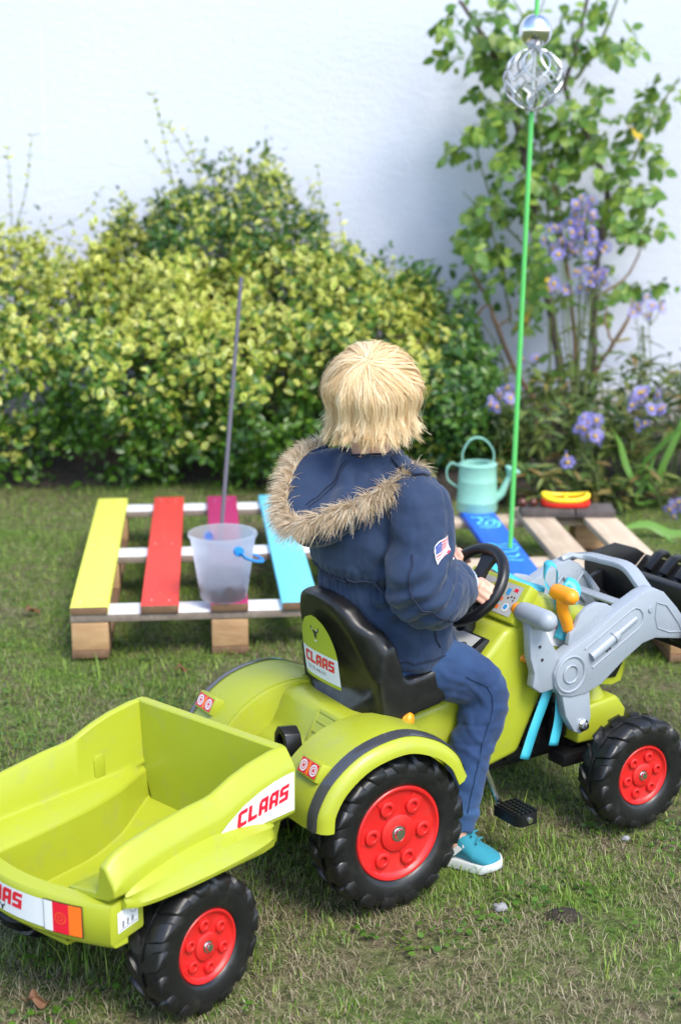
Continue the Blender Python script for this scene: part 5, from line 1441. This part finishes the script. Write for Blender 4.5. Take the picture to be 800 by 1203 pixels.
for s in (-1, 1):
    u_ = lambda a: a * s
    def sp(a, b, v0, v1): 
        lo, hi = sorted((a * s, b * s)); return strip_polys(lo, hi, v0, v1, 4)
    mapped(sp(.079, .147, .186, .239), rear(.0018), M['dark_print'], 'lamp_border', gate)
    mapped(sp(.0805, .096, .1875, .2375), rear(.0024), M['white_sticker'], 'lamp_white', gate)
    mapped(sp(.096, .124, .1875, .2375), rear(.0024), M['red_print'], 'lamp_red', gate)
    mapped(sp(.124, .1455, .1875, .2375), rear(.0024), M['orange_print'], 'lamp_orange', gate)
    mapped(ringpolys(.0085, .0095, (.110 * s, .2125), 20) + ringpolys(.0035, .0042, (.110 * s, .2125), 14), rear(.0029), M['orange_print'], 'lamp_ring', gate)
    # side corner notice
    cf = lambda o: (lambda u, v, s=s: V(u, s * (.1876 + o), v))
    mapped([[(-.158, .195), (-.118, .202), (-.118, .236), (-.158, .229)]], cf(.0006), M['white_sticker'], 'notice_sticker', gate)
    mapped([[(-.156, .198), (-.120, .2045), (-.120, .2060), (-.156, .1995)], [(-.150, .202), (-.146, .202), (-.145, .213), (-.150, .214)], [(-.141, .204), (-.137, .204), (-.136, .214), (-.140, .215)], [(-.132, .206), (-.127, .207), (-.127, .216), (-.131, .216)]] + ringpolys(.005, .0062, (-.127, .226), 14), cf(.0011), M['grey_print'], 'notice_mark', gate)
    # side sticker with lettering
    side_fn = lambda o: (lambda u, v, s=s: V(u, s * (.2014 + o), v))
    ol = [(.030, .2745), (.219, .2700), (.219, .3385), (.200, .3385), (.170, .3360), (.135, .3290), (.100, .3180), (.065, .3000), (.045, .2870)]
    mapped([ol], side_fn(.0004), M['white_sticker'], 'side_sticker', tub)
    if s < 0: lf = lambda u, v: side_fn(.0010)(.083 + u * .0215, .2835 + u * .00205 + v * .0215)
    else: lf = lambda u, v: side_fn(.0010)(.209 - u * .0215, .2950 - u * .00205 + v * .0215)
    mapped(glyphs('CLAAS'), lf, M['red_print'], 'lettering', tub)
# undercarriage and drawbar
uc = MB(); uc.tube([V(0, -.15, .120), V(0, .15, .120)], .011, 10); uc.box((0, -.06, .128), (.05, .03, .03)); uc.box((0, .06, .128), (.05, .03, .03)); uc.build('axle', [M['black_plastic']], tl, bevel=.002)
hw = TL + Matrix.Rotation(TRZ, 3, 'Z') @ V(-.135, 0, .175)
hl = Matrix.Rotation(-RRZ, 3, 'Z') @ (hw - RL)
db = MB(); db.tube(spline([V(-.05, 0, .126), V(.12, 0, .126), V(.20, hl.y * .3, .14), V(hl.x, hl.y, .168)], 14), [.020, .020, .018, .014], 12, flat=.7); db.build('drawbar', [M['lime']], tl)
MB().lathe([(.0001, -.03), (.008, -.03), (.008, .02), (.014, .022), (.014, .028), (.0001, .03)], 14, (hl.x, hl.y, .175)).build('coupling_pin', [M['black_plastic']], tl)
# ------------------------------------------------------------------ child on the tractor (coordinates of the tractor: x forward, y left)
pe = empty('person', TL, TRZ, 'blond child in navy hooded jacket and jeans sitting on the tractor, seen from behind', 'person')
HC = V(.095, .0, .893)                       # head centre
FACE = math.radians(52)                      # looks to the left of the driving direction
HR = Matrix.Rotation(FACE, 3, 'Z') @ Matrix.Rotation(-.16, 3, 'Y')
def hd(x, y, z): return HC + HR @ V(x, y, z)
body = MB()
body.ellipsoid(hd(0, 0, .012), (.082, .070, .080), 24, 18, R=HR)
body.ellipsoid(hd(.012, 0, -.030), (.066, .058, .062), 20, 14, R=HR)
body.ellipsoid(hd(.066, 0, -.062), (.018, .020, .016), 12, 8, R=HR)         # chin
body.ellipsoid(hd(.084, 0, -.020), (.012, .009, .013), 12, 8, R=HR)         # nose
body.ellipsoid(hd(.056, .034, -.035), (.022, .020, .022), 12, 8, R=HR); body.ellipsoid(hd(.056, -.034, -.035), (.022, .020, .022), 12, 8, R=HR)
for s in (-1, 1): body.ellipsoid(hd(-.002, s * .071, -.008), (.018, .008, .024), 12, 10, R=HR)
body.tube([hd(-.010, 0, -.04), V(.092, 0, .79), V(.094, 0, .73)], [.036, .036, .042], 16, round_ends=True)
SR, ER, WR, GR = V(.112, -.118, .712), V(.098, -.170, .570), V(.262, -.056, .532), V(.330, -.086, .503)
SL, EL, WL, GL = V(.098, .112, .715), V(.150, .165, .585), V(.288, .092, .540), V(.372, .078, .548)
body.tube([V(.125, 0, .40), V(.115, 0, .50), V(.098, 0, .62), V(.095, 0, .72)], [.085, .080, .088, .070], 18, round_ends=True, flat=1.0)
for S_, E_, W_ in ((SR, ER, WR), (SL, EL, WL)):
    body.tube(spline([V(.098, S_.y * .5, .71), S_, (S_ + E_) / 2, E_, (E_ + W_) / 2, W_], 16), [.036, .036, .031, .029, .025, .020], 12, round_ends=True)
def hand(Wp, G, side, grip, RW=RW):
    """curled fist round the steering rim"""
    d = (G - Wp).normalized(); pal = G
    rim_t = (V(0, 1, 0) * 1.0).normalized()
    body.tube([Wp, Wp.lerp(pal, .6), pal], [.016, .0185, .0175], 12, round_ends=True, flat=.75)
    rad = (grip - SWc); rad = (rad - SWn * rad.dot(SWn)).normalized()
    tang = rad.cross(SWn).normalized() * side
    for k in range(4):
        o = (k - 1.5) * .0118
        r_ = (.0060, .0064, .0062, .0055)[k]; L_ = (1, 1.1, 1.05, .85)[k]
        c = SWc + (rad * math.cos(o / RW) + tang * math.sin(o / RW)) * RW
        pts = [c + SWn * (.018) - rad * .020, c + SWn * .0185 * L_ + rad * .004, c + SWn * .004 + rad * .0185 * L_, c - SWn * .015 + rad * .012, c - SWn * .0175 - rad * .004]
        body.tube(spline(pts, 12), [r_, r_, r_ * .95, r_ * .85], 8, round_ends=True)
    c = SWc + (rad * math.cos(-.34) + tang * math.sin(-.34)) * RW
    body.tube(spline([pal + SWn * .004 - rad * .004, c + SWn * .012 - rad * .015, c - SWn * .006 - rad * .018, c - SWn * .018 - rad * .006], 10), [.0085, .0078, .0072, .0065], 8, round_ends=True)
hand(WR, V(.304, -.046, .522), -1, SWc + V(0, -1, 0) * .99 * RW - SWu * .12 * RW, .060)
hand(WL, SWc + (V(0, 1, 0) * math.cos(.45) + SWu * math.sin(.45)) * (RW - .018) + SWn * .016, 1, SWc + (V(0, 1, 0) * math.cos(.45) + SWu * math.sin(.45)) * RW)
KR, AR = V(.274, -.124, .322), V(.202, -.140, .100)
KL, AL = V(.275, .128, .342), V(.230, .175, .100)
for K_, A_, s in ((KR, AR, -1), (KL, AL, 1)):
    body.tube(spline([V(.13, s * .055, .400), V(.205, s * .100, .375), K_, (K_ + A_) / 2 + V(-.004, 0, 0), A_], 16), [.052, .044, .036, .030, .024], 12, round_ends=True)
    body.tube([A_, A_ + V(.0, 0, -.055)], [.026, .026], 10, round_ends=True)
bm_ = union_mesh(body, 'body', .0031, 1, .4); bm_.materials.clear(); bm_.materials.append(M['skin'])
person_body = link('body', bm_, pe)
for s in (-1, 1):
    e = MB().ellipsoid(hd(.068, s * .028, .006), (.011, .013, .010), 14, 10, R=HR).build('eye', [M['eye']], pe, angle=180)
    MB().ellipsoid(hd(.0765, s * .028, .006), (.0035, .0055, .0055), 12, 8, R=HR).build('iris', [M['iris']], e, angle=180)
    MB().tube([hd(.070, s * .015, .022), hd(.073, s * .030, .027), hd(.062, s * .044, .022)], [.002, .003, .0015], 6).build('eyebrow', [M['scalp']], pe)
MB().tube(spline([hd(.066, .020, -.046), hd(.076, .008, -.0435), hd(.0765, 0, -.045), hd(.076, -.008, -.0435), hd(.066, -.020, -.046)], 12), [.0015, .004, .004, .004, .0015], 8).build('mouth', [M['lip']], pe, angle=180)

# ---- jeans
jn = MB()
for K_, A_, s in ((KR, AR, -1), (KL, AL, 1)):
    jn.tube(spline([V(.115, s * .050, .405), V(.205, s * .100, .380), K_ + V(.0, 0, .002), (K_ + A_) / 2 + V(-.006, 0, 0), A_ + V(0, 0, -.030)], 22), [.068, .058, .047, .041, .034], 20, round_ends=False)
jn.ellipsoid((.115, 0, .425), (.095, .115, .07), 20, 12)
def jd(c, n):
    k = .0042 * noise.noise(c * 20) + .0018 * noise.noise(c * 55)
    # cross folds behind the knee and at the shin
    k -= .0026 * max(0, 1 - abs(noise.noise(V(c.x * 9, c.y * 9, c.z * 22) + V(5, 1, 2))) * 4) ** 1.5
    if c.x > .15: k += .0035 * max(0, math.sin((c.z * .8 + c.x * .9) * 120 + 6 * noise.noise(c * 14))) * (1 if c.z < .40 else .3) * .7
    return k
jm = union_mesh(jn, 'jeans', .0042, 6, .5, jd); jm.materials.clear(); jm.materials.append(M['denim'])
link('jeans', jm, pe)
# side seams
from mathutils.bvhtree import BVHTree
jb = BVHTree.FromPolygons([v.co[:] for v in jm.vertices], [tuple(p.vertices) for p in jm.polygons])
for K_, A_, s in ((KR, AR, -1), (KL, AL, 1)):
    P = spline([V(.20, s * .168, .385), K_ + V(-.02, s * .0545, .012), (K_ + A_) / 2 + V(-.018, s * .0505, 0), A_ + V(-.005, s * .0455, .02)], 24)
    P = [(lambda r: r[0] + r[1] * .0006)(jb.find_nearest(p)) for p in P]
    MB().tube(P, .0011, 5).build('seam', [M['denim_seam']], pe)

# ---- jacket
jk = MB()
sec = [(.402, .142, .132, .112), (.415, .140, .138, .116), (.47, .132, .138, .114), (.53, .116, .131, .112), (.565, .106, .124, .108), (.60, .097, .130, .116), (.66, .094, .135, .114), (.71, .093, .130, .102), (.745, .093, .104, .085), (.775, .094, .068, .066), (.800, .095, .056, .058)]
rr = []
for z, cx, a, b in sec:
    rr.append([V(cx + b * math.cos(q_) , a * math.sin(q_), z) for q_ in [2 * PI * i / 36 for i in range(36)]])
jk.rings(rr)
jk.tube(spline([V(.100, -.070, .715), SR, (SR + ER) / 2 + V(-.004, -.004, 0), ER + V(-.010, -.006, -.002), (ER + WR) / 2 + V(0, -.004, -.004), WR + V(-.012, 0, .004)], 26), [.058, .066, .062, .062, .056, .044], 22)
jk.tube(spline([V(.096, .070, .715), SL, (SL + EL) / 2, EL, (EL + WL) / 2, WL + V(-.01, 0, .002)], 26), [.058, .064, .060, .058, .052, .042], 22)
def jdisp(c, n):
    k = .0065 * noise.noise(c * 11) + .0035 * noise.noise(c * 34 + V(3, 0, 0)) + .0008 * noise.noise(c * 90)
    k -= .0036 * max(0, 1 - abs(noise.noise(V(c.x * 9, c.y * 9, c.z * 5) + V(1, 7, 2)) ) * 4.5) ** 1.5
    k -= .0012 * max(0, 1 - abs(noise.noise(V(c.x * 20, c.y * 20, c.z * 9) + V(4, 0, 2))) * 5) ** 1.5
    if c.y > -.135 and c.x < .24:
        # gathered waist
        g = math.exp(-((c.z - .566) / .016) ** 2)
        ang = math.atan2(c.y, c.x - .1)
        k -= .004 * g
        k += .0022 * math.sin(ang * 46 + 3 * noise.noise(c * 20)) * math.exp(-((c.z - .566) / .030) ** 2)
        k += .0035 * math.sin(ang * 13 + c.z * 18) * max(0, min(1, (.55 - c.z) / .1)) * .6
        # hem band
        if c.z < .428: k += .0018
    # sleeve creases near the elbow
    d = (c - ER).length
    if c.y < -.09 and d < .16:
        k += .0085 * math.sin((c.z * 1.2 - c.x * .75) * 105 + 5 * noise.noise(c * 11)) * math.exp(-(d / .085) ** 2)
        k += .003 * math.sin((c.z + c.x * .4) * 80 + 5 * noise.noise(c * 9)) * math.exp(-(d / .13) ** 2)
    return k
jm = union_mesh(jk, 'jacket', .0042, 4, .5, jdisp); jm.materials.clear(); jm.materials.append(M['navy'])
jacket = link('jacket', jm, pe)
from mathutils.bvhtree import BVHTree
bvh = BVHTree.FromPolygons([v.co[:] for v in jm.vertices], [tuple(p.vertices) for p in jm.polygons])
VIEW = V(math.cos(math.radians(-33.3 - 90 + 0)), math.sin(math.radians(-33.3 - 90)), 0)   # from child towards viewer side (tractor frame)
def snap(p, off=.0015):
    loc, nor, i, d = bvh.find_nearest(p); return loc + nor * off, nor
def seam(pts, r=.0017, name='seam', mat='navy_seam', n=30):
    P = [snap(p)[0] for p in spline([Vector(p) for p in pts], n)]
    return MB().tube(P, r, 5).build(name, [M[mat]], jacket)
seam([V(.045, -.125, .755), V(.035, -.135, .70), V(.030, -.130, .65), V(.045, -.128, .60)])                 # back of armhole
seam([V(.040, -.205, .66), V(.030, -.210, .61), V(.035, -.225, .56), V(.09, -.24, .53), (.17, -.19, .50)])   # sleeve seam
seam([V(.010, -.12, .567), V(-.03, 0, .567), V(.01, .12, .567)], .0022)                                      # waist cord
seam([V(.10, -.14, .567), V(.06, -.13, .567), V(.0, -.10, .567)], .0022)
seam([V(.02, -.14, .424), V(.10, -.16, .424), V(.20, -.12, .426)], .0014)
seam([V(-.02, -.10, .424), V(.02, -.14, .424)], .0014)
seam([V(.15, -.14, .50), V(.19, -.14, .485), V(.235, -.11, .475)], .0020, 'pocket_edge')
seam([V(.15, -.14, .50), V(.148, -.15, .47), V(.16, -.15, .445)], .0016, 'pocket_edge')
# shoulder strap
P = [snap(V(.118 + .004 * i * 0, -.062 - .011 * i, .80), .003) for i in range(8)]
rows = []
for i, (p, n_) in enumerate(P):
    w = V(1, 0, 0) - n_ * n_.x; w.normalize()
    rows.append([p - w * .019, p + n_ * .003, p + w * .019])
st_ = MB().rings(rows, 0, False, False).build('shoulder_strap', [M['navy']], jacket, recalc=False)
md = st_.modifiers.new('t', 'SOLIDIFY'); md.thickness = .004; md.offset = 0
# flag patch on the right sleeve, seen from behind-right
fc = V(.098, -.192, .655)
c0, n0 = snap(fc, .002)
up_ = (SR - ER).normalized(); up_ = (up_ - n0 * up_.dot(n0)).normalized(); rt_ = up_.cross(n0).normalized()
tilt = math.radians(24)
ru = rt_ * math.cos(tilt) + up_ * math.sin(tilt); uu = -rt_ * math.sin(tilt) + up_ * math.cos(tilt)
def patch(o):
    def f(u, v):
        p, n_ = snap(c0 + ru * u + uu * v, o); return p
    return f
def gridp(u0, u1, v0, v1, nu, nv):
    return [[(u0 + (u1 - u0) * i / nu, v0 + (v1 - v0) * j / nv), (u0 + (u1 - u0) * (i + 1) / nu, v0 + (v1 - v0) * j / nv), (u0 + (u1 - u0) * (i + 1) / nu, v0 + (v1 - v0) * (j + 1) / nv), (u0 + (u1 - u0) * i / nu, v0 + (v1 - v0) * (j + 1) / nv)] for i in range(nu) for j in range(nv)]
PW, PH = .0245, .0195
mapped(gridp(-PW, PW, -PH, PH, 8, 6), patch(.0022), M['white_sticker'], 'flag_patch', jacket)
M['flag_red'] = cloth('flag_red', (0.52, 0.02, 0.06), (0.62, 0.04, 0.09)); M['flag_blue'] = cloth('flag_blue', (0.035, 0.06, 0.26), (0.05, 0.09, 0.34))
iw, ih = PW - .002, PH - .002
for k in range(7):
    v0 = ih - (2 * k + 1) * (2 * ih / 13); u0 = -iw if k > 3 else -.002
    mapped(gridp(u0, iw, v0, v0 + 2 * ih / 13, 6, 1), patch(.0030), M['flag_red'], 'flag_stripe', jacket)
mapped(gridp(-iw, -.002, -.001, ih, 4, 4), patch(.0033), M['flag_blue'], 'flag_canton', jacket)
star = []
for i in range(4):
    for j in range(3): star.append([(a - iw + .003 + i * .0042, b + .003 + j * .0042) for a, b in [(-.0007, 0), (0, -.0007), (.0007, 0), (0, .0007)]])
mapped(star, patch(.0037), M['white_sticker'], 'flag_star', jacket)
# knit cuffs
for W_, E_, r_ in ((WR, ER, .033), (WL, EL, .032)):
    d = (W_ - E_).normalized(); rr = []
    P0 = W_ + d * .004
    a, b = frame_from(d)
    for t_, q_ in ((-.012, r_), (.006, r_ * 1.0), (.014, r_ * .93), (.018, r_ * .84), (.016, r_ * .76)):
        rr.append([P0 + d * t_ + (a * math.cos(2 * PI * j / 60) + b * math.sin(2 * PI * j / 60)) * (q_ + (.0008 if j % 2 else -.0004)) for j in range(60)])
    MB().rings(rr, 0, False).build('cuff', [M['cuff']], jacket)

# ---- hood lying on the back, with fur edge
rimp = [V(.128, -.078, .776), V(.095, -.088, .766), V(.058, -.092, .752), V(.006, -.086, .731), V(-.042, -.058, .708), V(-.068, -.024, .692), V(-.070, .016, .702), V(-.050, .046, .734), V(-.020, .068, .764), V(.010, .081, .785), V(.050, .086, .796)]
rim_ = spline(rimp, 46)
cen = V(.075, 0, .775)
ho = MB()
rows = []
for p in rim_:
    o_ = p - V(.06, 0, .76); o_.z = 0; o_.normalize()
    row = [V(.098 + .35 * (p.x - .098), p.y * .50, .805), cen.lerp(p, .55) + V(0, 0, .016), cen.lerp(p, .80) + V(0, 0, .010), p + V(0, 0, .004), p + o_ * .012 + V(0, 0, -.008), p + o_ * .014 + V(0, 0, -.026), p * 1.0 - o_ * .002 + V(0, 0, -.050), p - o_ * .03 + V(.0, 0, -.062), cen.lerp(p, .4) + V(0, 0, -.07)]
    rows.append(row)
ho.rings(rows, 0, True, True)
def hdisp(c, n): return .0045 * noise.noise(c * 16 + V(9, 0, 0)) + .002 * noise.noise(c * 45) + .0028 * math.sin(math.atan2(c.y, c.x - .1) * 9 + c.z * 60)
hm = union_mesh(ho, 'hood', .0042, 5, .5, hdisp); hm.materials.clear(); hm.materials.append(M['navy'])
hood_c = link('hood', hm, pe)
hb = BVHTree.FromPolygons([v.co[:] for v in hm.vertices], [tuple(p.vertices) for p in hm.polygons])
for off in (.022, .042):
    P = []
    for i in range(24):
        t_ = i / 23; p = V(.10 - .16 * t_, -.006 - off * .3, .83 - .10 * t_)
        loc, nor, _, _ = hb.find_nearest(p); P.append(loc + nor * .001)
    MB().tube(P, .0014, 5).build('seam', [M['navy_seam']], hood_c)
def tubes_np(paths, radii, ns=3):
    """paths (N,K,3), radii (N,K) -> thin tubes"""
    N, K, _ = paths.shape
    tg = np.gradient(paths, axis=1); tg = tg / np.maximum(np.linalg.norm(tg, axis=2, keepdims=True), 1e-9)
    ref = np.where(np.abs(tg[..., 2:3]) > .9, np.array([1., 0, 0]), np.array([0, 0, 1.]))
    a = np.cross(ref, tg); a /= np.maximum(np.linalg.norm(a, axis=2, keepdims=True), 1e-9); b = np.cross(tg, a)
    vs = np.stack([paths + (a * math.cos(2 * PI * j / ns) + b * math.sin(2 * PI * j / ns)) * radii[..., None] for j in range(ns)], 2)
    idx = np.arange(N * K * ns).reshape(N, K, ns)
    q = []
    for j in range(ns):
        j2 = (j + 1) % ns
        q.append(np.stack([idx[:, :-1, j], idx[:, :-1, j2], idx[:, 1:, j2], idx[:, 1:, j]], -1).reshape(-1, 4))
    return vs.reshape(-1, 3), np.concatenate(q)
# fur
NF = 10000
rp = np.array([tuple(p) for p in spline(rimp, 300)])
ti = rng.integers(0, 299, NF); fr = rng.random(NF)[:, None]
base = rp[ti] * (1 - fr) + rp[np.minimum(ti + 1, 299)] * fr
tg = rp[np.minimum(ti + 1, 299)] - rp[ti]; tg = norm_rows(tg)
outd = base - np.array([[.06, 0, .765]]); outd[:, 2] *= .4; outd = norm_rows(outd)
nz = np.array([[0, 0, 1.]])
ph = rng.normal(.35, .75, NF)
d0 = outd * np.cos(ph)[:, None] + nz * np.sin(ph)[:, None] + tg * rng.normal(0, .35, NF)[:, None]
clump = np.array([noise.noise((a * 70, b * 70, c_ * 70)) + .5 * noise.noise((a * 160, b * 160, c_ * 160)) for a, b, c_ in base]) 
d0 = norm_rows(d0 + tg * clump[:, None] * 1.5 + rnd_unit(NF) * .25)
ln = (.016 + .026 * rng.random(NF) ** 1.3) * (1 + .3 * clump)
droop = np.array([[0, 0, -1.]])
K = 6
paths = np.stack([base + outd * .008 + d0 * (ln * u)[:, None] + (droop * .55 + outd * .25 + tg * clump[:, None] * .4) * (ln * u * u * .6)[:, None] for u in np.linspace(0, 1, K)], 1)
rad = np.stack([np.full(NF, .00085) * (1 - .85 * u) for u in np.linspace(0, 1, K)], 1)
v, q = tubes_np(paths, rad)
fur = link('fur_trim', np_mesh('fur_trim', v, q, [M['fur']], smooth=True), hood_c)
MB().tube(rim_, .006, 10).build('fur_backing', [M['navy']], hood_c)

# ---- hair: locks growing from the whorl at the crown
cap = MB(); cap.ellipsoid(hd(-.006, 0, .016), (.085, .075, .082), 28, 20, R=HR)
cp = cap.build('hair', [M['scalp']], pe, angle=180)
bm2 = bmesh.new(); bm2.from_mesh(cp.data)
HRi = HR.transposed()
dele = [v for v in bm2.verts if (HRi @ (v.co - HC)).x > .030 and (HRi @ (v.co - HC)).z < .045]
bmesh.ops.delete(bm2, geom=dele, context='VERTS'); bm2.to_mesh(cp.data); bm2.free()
WH = V(-.052, .004, .075).normalized()
NG, PER, K = 260, 62, 15
YAW = Matrix.Rotation(FACE, 3, 'Z')
RX, RY, RZ = .0870, .0775, .0870
CE = V(-.006, 0, .016)
WHh = (Matrix.Rotation(-.16, 3, 'Y') @ WH).normalized()
wa, wb = frame_from(WHh)
allp, allr, alll = [], [], []
for g in range(NG):
    az = 2 * PI * g * .61803
    thh = .05
    while thh < 2.0:
        dv = WHh * math.cos(thh) + (wa * math.cos(az) + wb * math.sin(az)) * math.sin(thh)
        if dv.z < .10 or (dv.x > .72 and dv.z < .45): break
        thh += .05
    th = .02 + max(.05, thh - .32) * math.sqrt(random.random())
    if g % 4 == 0: th = random.uniform(.01, .14)
    layer = random.random()
    lift = .001 + .013 * layer
    sw_ = random.uniform(.25, .6); wav = random.uniform(-1, 1); flip = random.uniform(.3, 1.0) if random.random() < .72 else random.uniform(-.6, 0)
    ph_w = random.random() * 6.28; drift = random.uniform(-.55, .55)
    pts = []; hang = None; ds = .0135
    endz = random.uniform(-.094, -.058) + .045 * layer * random.random()
    phi = az; sl = 0.0
    for k in range(40):
        if hang is None:
            dv = (WHh * math.cos(th) + (wa * math.cos(phi) + wb * math.sin(phi)) * math.sin(th)).normalized()
            r_ = 1 / math.sqrt((dv.x / RX) ** 2 + (dv.y / RY) ** 2 + (dv.z / RZ) ** 2)
            bulge = lift * min(1, sl / .04) * (1 - .75 * max(0, dv.z))
            p = CE + dv * (r_ + bulge)
            pts.append(p)
            th += ds / r_; phi += sw_ * ds / .09 * math.exp(-th) * 1.6 + wav * .05 * math.sin(sl * 28 + ph_w) + drift * ds / .09; sl += ds
            nz_ = dv.z
            if dv.z < .05 or (dv.x > .78 and dv.z < .42):
                hang = p.copy(); hs = 0.0; hv = V(dv.x, dv.y, 0).normalized(); tv = hv.cross(V(0, 0, 1))
                if dv.x > .60: endz = random.uniform(.018, .04)
                if len(pts) < 3: break
                L_ = max(.01, hang.z - endz)
        else:
            hs += ds
            if hs > L_: break
            u = hs / .085
            q_ = hs / L_
            p = hang + V(0, 0, -hs * (1 - .10 * max(0, q_ - .7) * abs(flip) * 3)) + hv * (-.017 * math.sin(min(1, u) * PI * .85) + .0035 * math.sin(u * 5 + ph_w) * u + .027 * flip * max(0, q_ - .50) ** 2 * 4 * min(1, L_ / .06)) + tv * (.012 * wav * math.sin(u * 3.2 + ph_w) * min(1, u * 1.5) + drift * .035 * u + .022 * drift * max(0, q_ - .4) ** 2 * 3)
            pts.append(p)
    if len(pts) < 4: continue
    gp = np.array([tuple(p) for p in spline(pts, K)])
    for _ in range(2): gp[1:-1] = gp[1:-1] * .5 + (gp[:-2] + gp[2:]) * .25
    uu_ = np.linspace(0, 1, K)
    off = rng.normal(0, 1, (PER, 3)) * np.array([[.0046, .0046, .0028]])
    sp = (np.interp(uu_, [0, .25, .7, 1], [.7, 1.0, .85, .30]))[None, :, None]
    strands = gp[None] + off[:, None, :] * sp + rng.normal(0, .0005, (PER, 1, 3)) * uu_[None, :, None] ** 2 * 6
    cut = 1 - .13 * rng.random(PER)
    ns_ = np.empty_like(strands)
    for i in range(PER):
        for c_ in range(3): ns_[i, :, c_] = np.interp(uu_ * cut[i], uu_, strands[i, :, c_])
    allp.append(ns_)
    allr.append(np.tile((.00048 * (1 - .7 * uu_ ** 2.5))[None], (PER, 1)))
    lk = random.random()
    alll.append(np.clip(lk * .65 + rng.random(PER) * .35, 0, 1))
fly = np.concatenate(allp)[rng.choice(len(allp) * PER, 420, replace=False)]
fly = fly + rng.normal(0, .007, (420, 1, 3)) * np.linspace(0, 1, K)[None, :, None] ** 1.5 + .004 * (fly / np.linalg.norm(fly, axis=2, keepdims=True)) * np.linspace(0, 1, K)[None, :, None]
allp.append(fly); allr.append(np.full((420, K), .00040)); alll.append(rng.random(420) * .5 + .5)
pp = np.concatenate(allp); rr_ = np.concatenate(allr)
pp = pp @ np.array(YAW).T + np.array(HC)
def ribbons_np(paths, radii, centre):
    N, K_, _ = paths.shape
    tg = np.gradient(paths, axis=1); tg /= np.maximum(np.linalg.norm(tg, axis=2, keepdims=True), 1e-9)
    out = paths - centre; out /= np.linalg.norm(out, axis=2, keepdims=True)
    out = out + rng.normal(0, .35, (N, 1, 3))
    sd = np.cross(tg, out); sd /= np.maximum(np.linalg.norm(sd, axis=2, keepdims=True), 1e-9)
    vs = np.stack([paths - sd * radii[..., None], paths + sd * radii[..., None]], 2)
    idx = np.arange(N * K_ * 2).reshape(N, K_, 2)
    return vs.reshape(-1, 3), np.stack([idx[:, :-1, 0], idx[:, :-1, 1], idx[:, 1:, 1], idx[:, 1:, 0]], -1).reshape(-1, 4)
v, q = ribbons_np(pp, rr_, np.array(HC))
lk = np.repeat(np.concatenate(alll), K * 2)
tag(link('hair_strands', np_mesh('hair_strands', v, q, [M['hair']], attr={'lock': lk}, smooth=True), cp), kind='stuff')

# ---- shoes
def shoe(A_, yaw):
    R_ = Matrix.Rotation(yaw, 3, 'Z')
    o = V(A_.x, A_.y, 0)
    def T(x, y, z): return o + R_ @ V(x * .86, y * .86, z * .9)
    st = [(-.048, .020, .085, .012), (-.040, .028, .112, .010), (-.020, .032, .126, .010), (.006, .032, .118, .010), (.028, .033, .084, .010), (.050, .036, .054, .010), (.075, .036, .044, .010), (.092, .029, .036, .011), (.102, .014, .026, .014)]
    up = MB()
    rr = []
    for x, w, h, z0 in st:
        rr.append([T(x, w * math.cos(q_) * (1 - .25 * max(0, math.sin(q_))), z0 + (h - z0) * (.5 + .5 * math.sin(q_)) if math.sin(q_) > -.95 else z0) for q_ in [2 * PI * i / 20 for i in range(20)]])
    up.rings(rr)
    u_ = up.build('shoe', [M['shoe']], pe, angle=60)
    so = MB()
    rr = []
    outl = [(-.054, 0)] + [(x, -w - .0035) for x, w, h, z0 in st] + [(.108, 0)] + [(x, w + .0035) for x, w, h, z0 in reversed(st)]
    for z, s_ in ((.0, .97), (.004, 1.0), (.016, 1.0), (.020, .985)):
        rr.append([T(x * s_, y * s_, z + (.006 if x > .09 else 0)) for x, y in outl])
    so.rings(rr).build('sole', [M['shoe_white']], u_, bevel=0, angle=50)
    # pale chevrons and lace strip
    for s in (-1, 1):
        ch = [(-.012, .030), (.008, .030), (.030, .052), (.012, .074), (-.004, .074), (.012, .052)]
        mb = MB(); mb.add([T(x, s * (.0345 - .010 * max(0, (z - .045) / .03)), z) for x, z in ch], [tuple(range(6))]); mb.build('chevron', [M['shoe_white']], u_, recalc=False, flat=True)
    for k in range(4):
        x = .016 + k * .012; z = .106 - k * .014
        MB().tube([T(x, -.017, z - .005), T(x, 0, z + .001), T(x, .017, z - .005)], .0022, 6).build('lace', [M['shoe']], u_)
shoe(V(.205, -.137, 0), -1.05)
shoe(V(.231, .175, 0), .10)
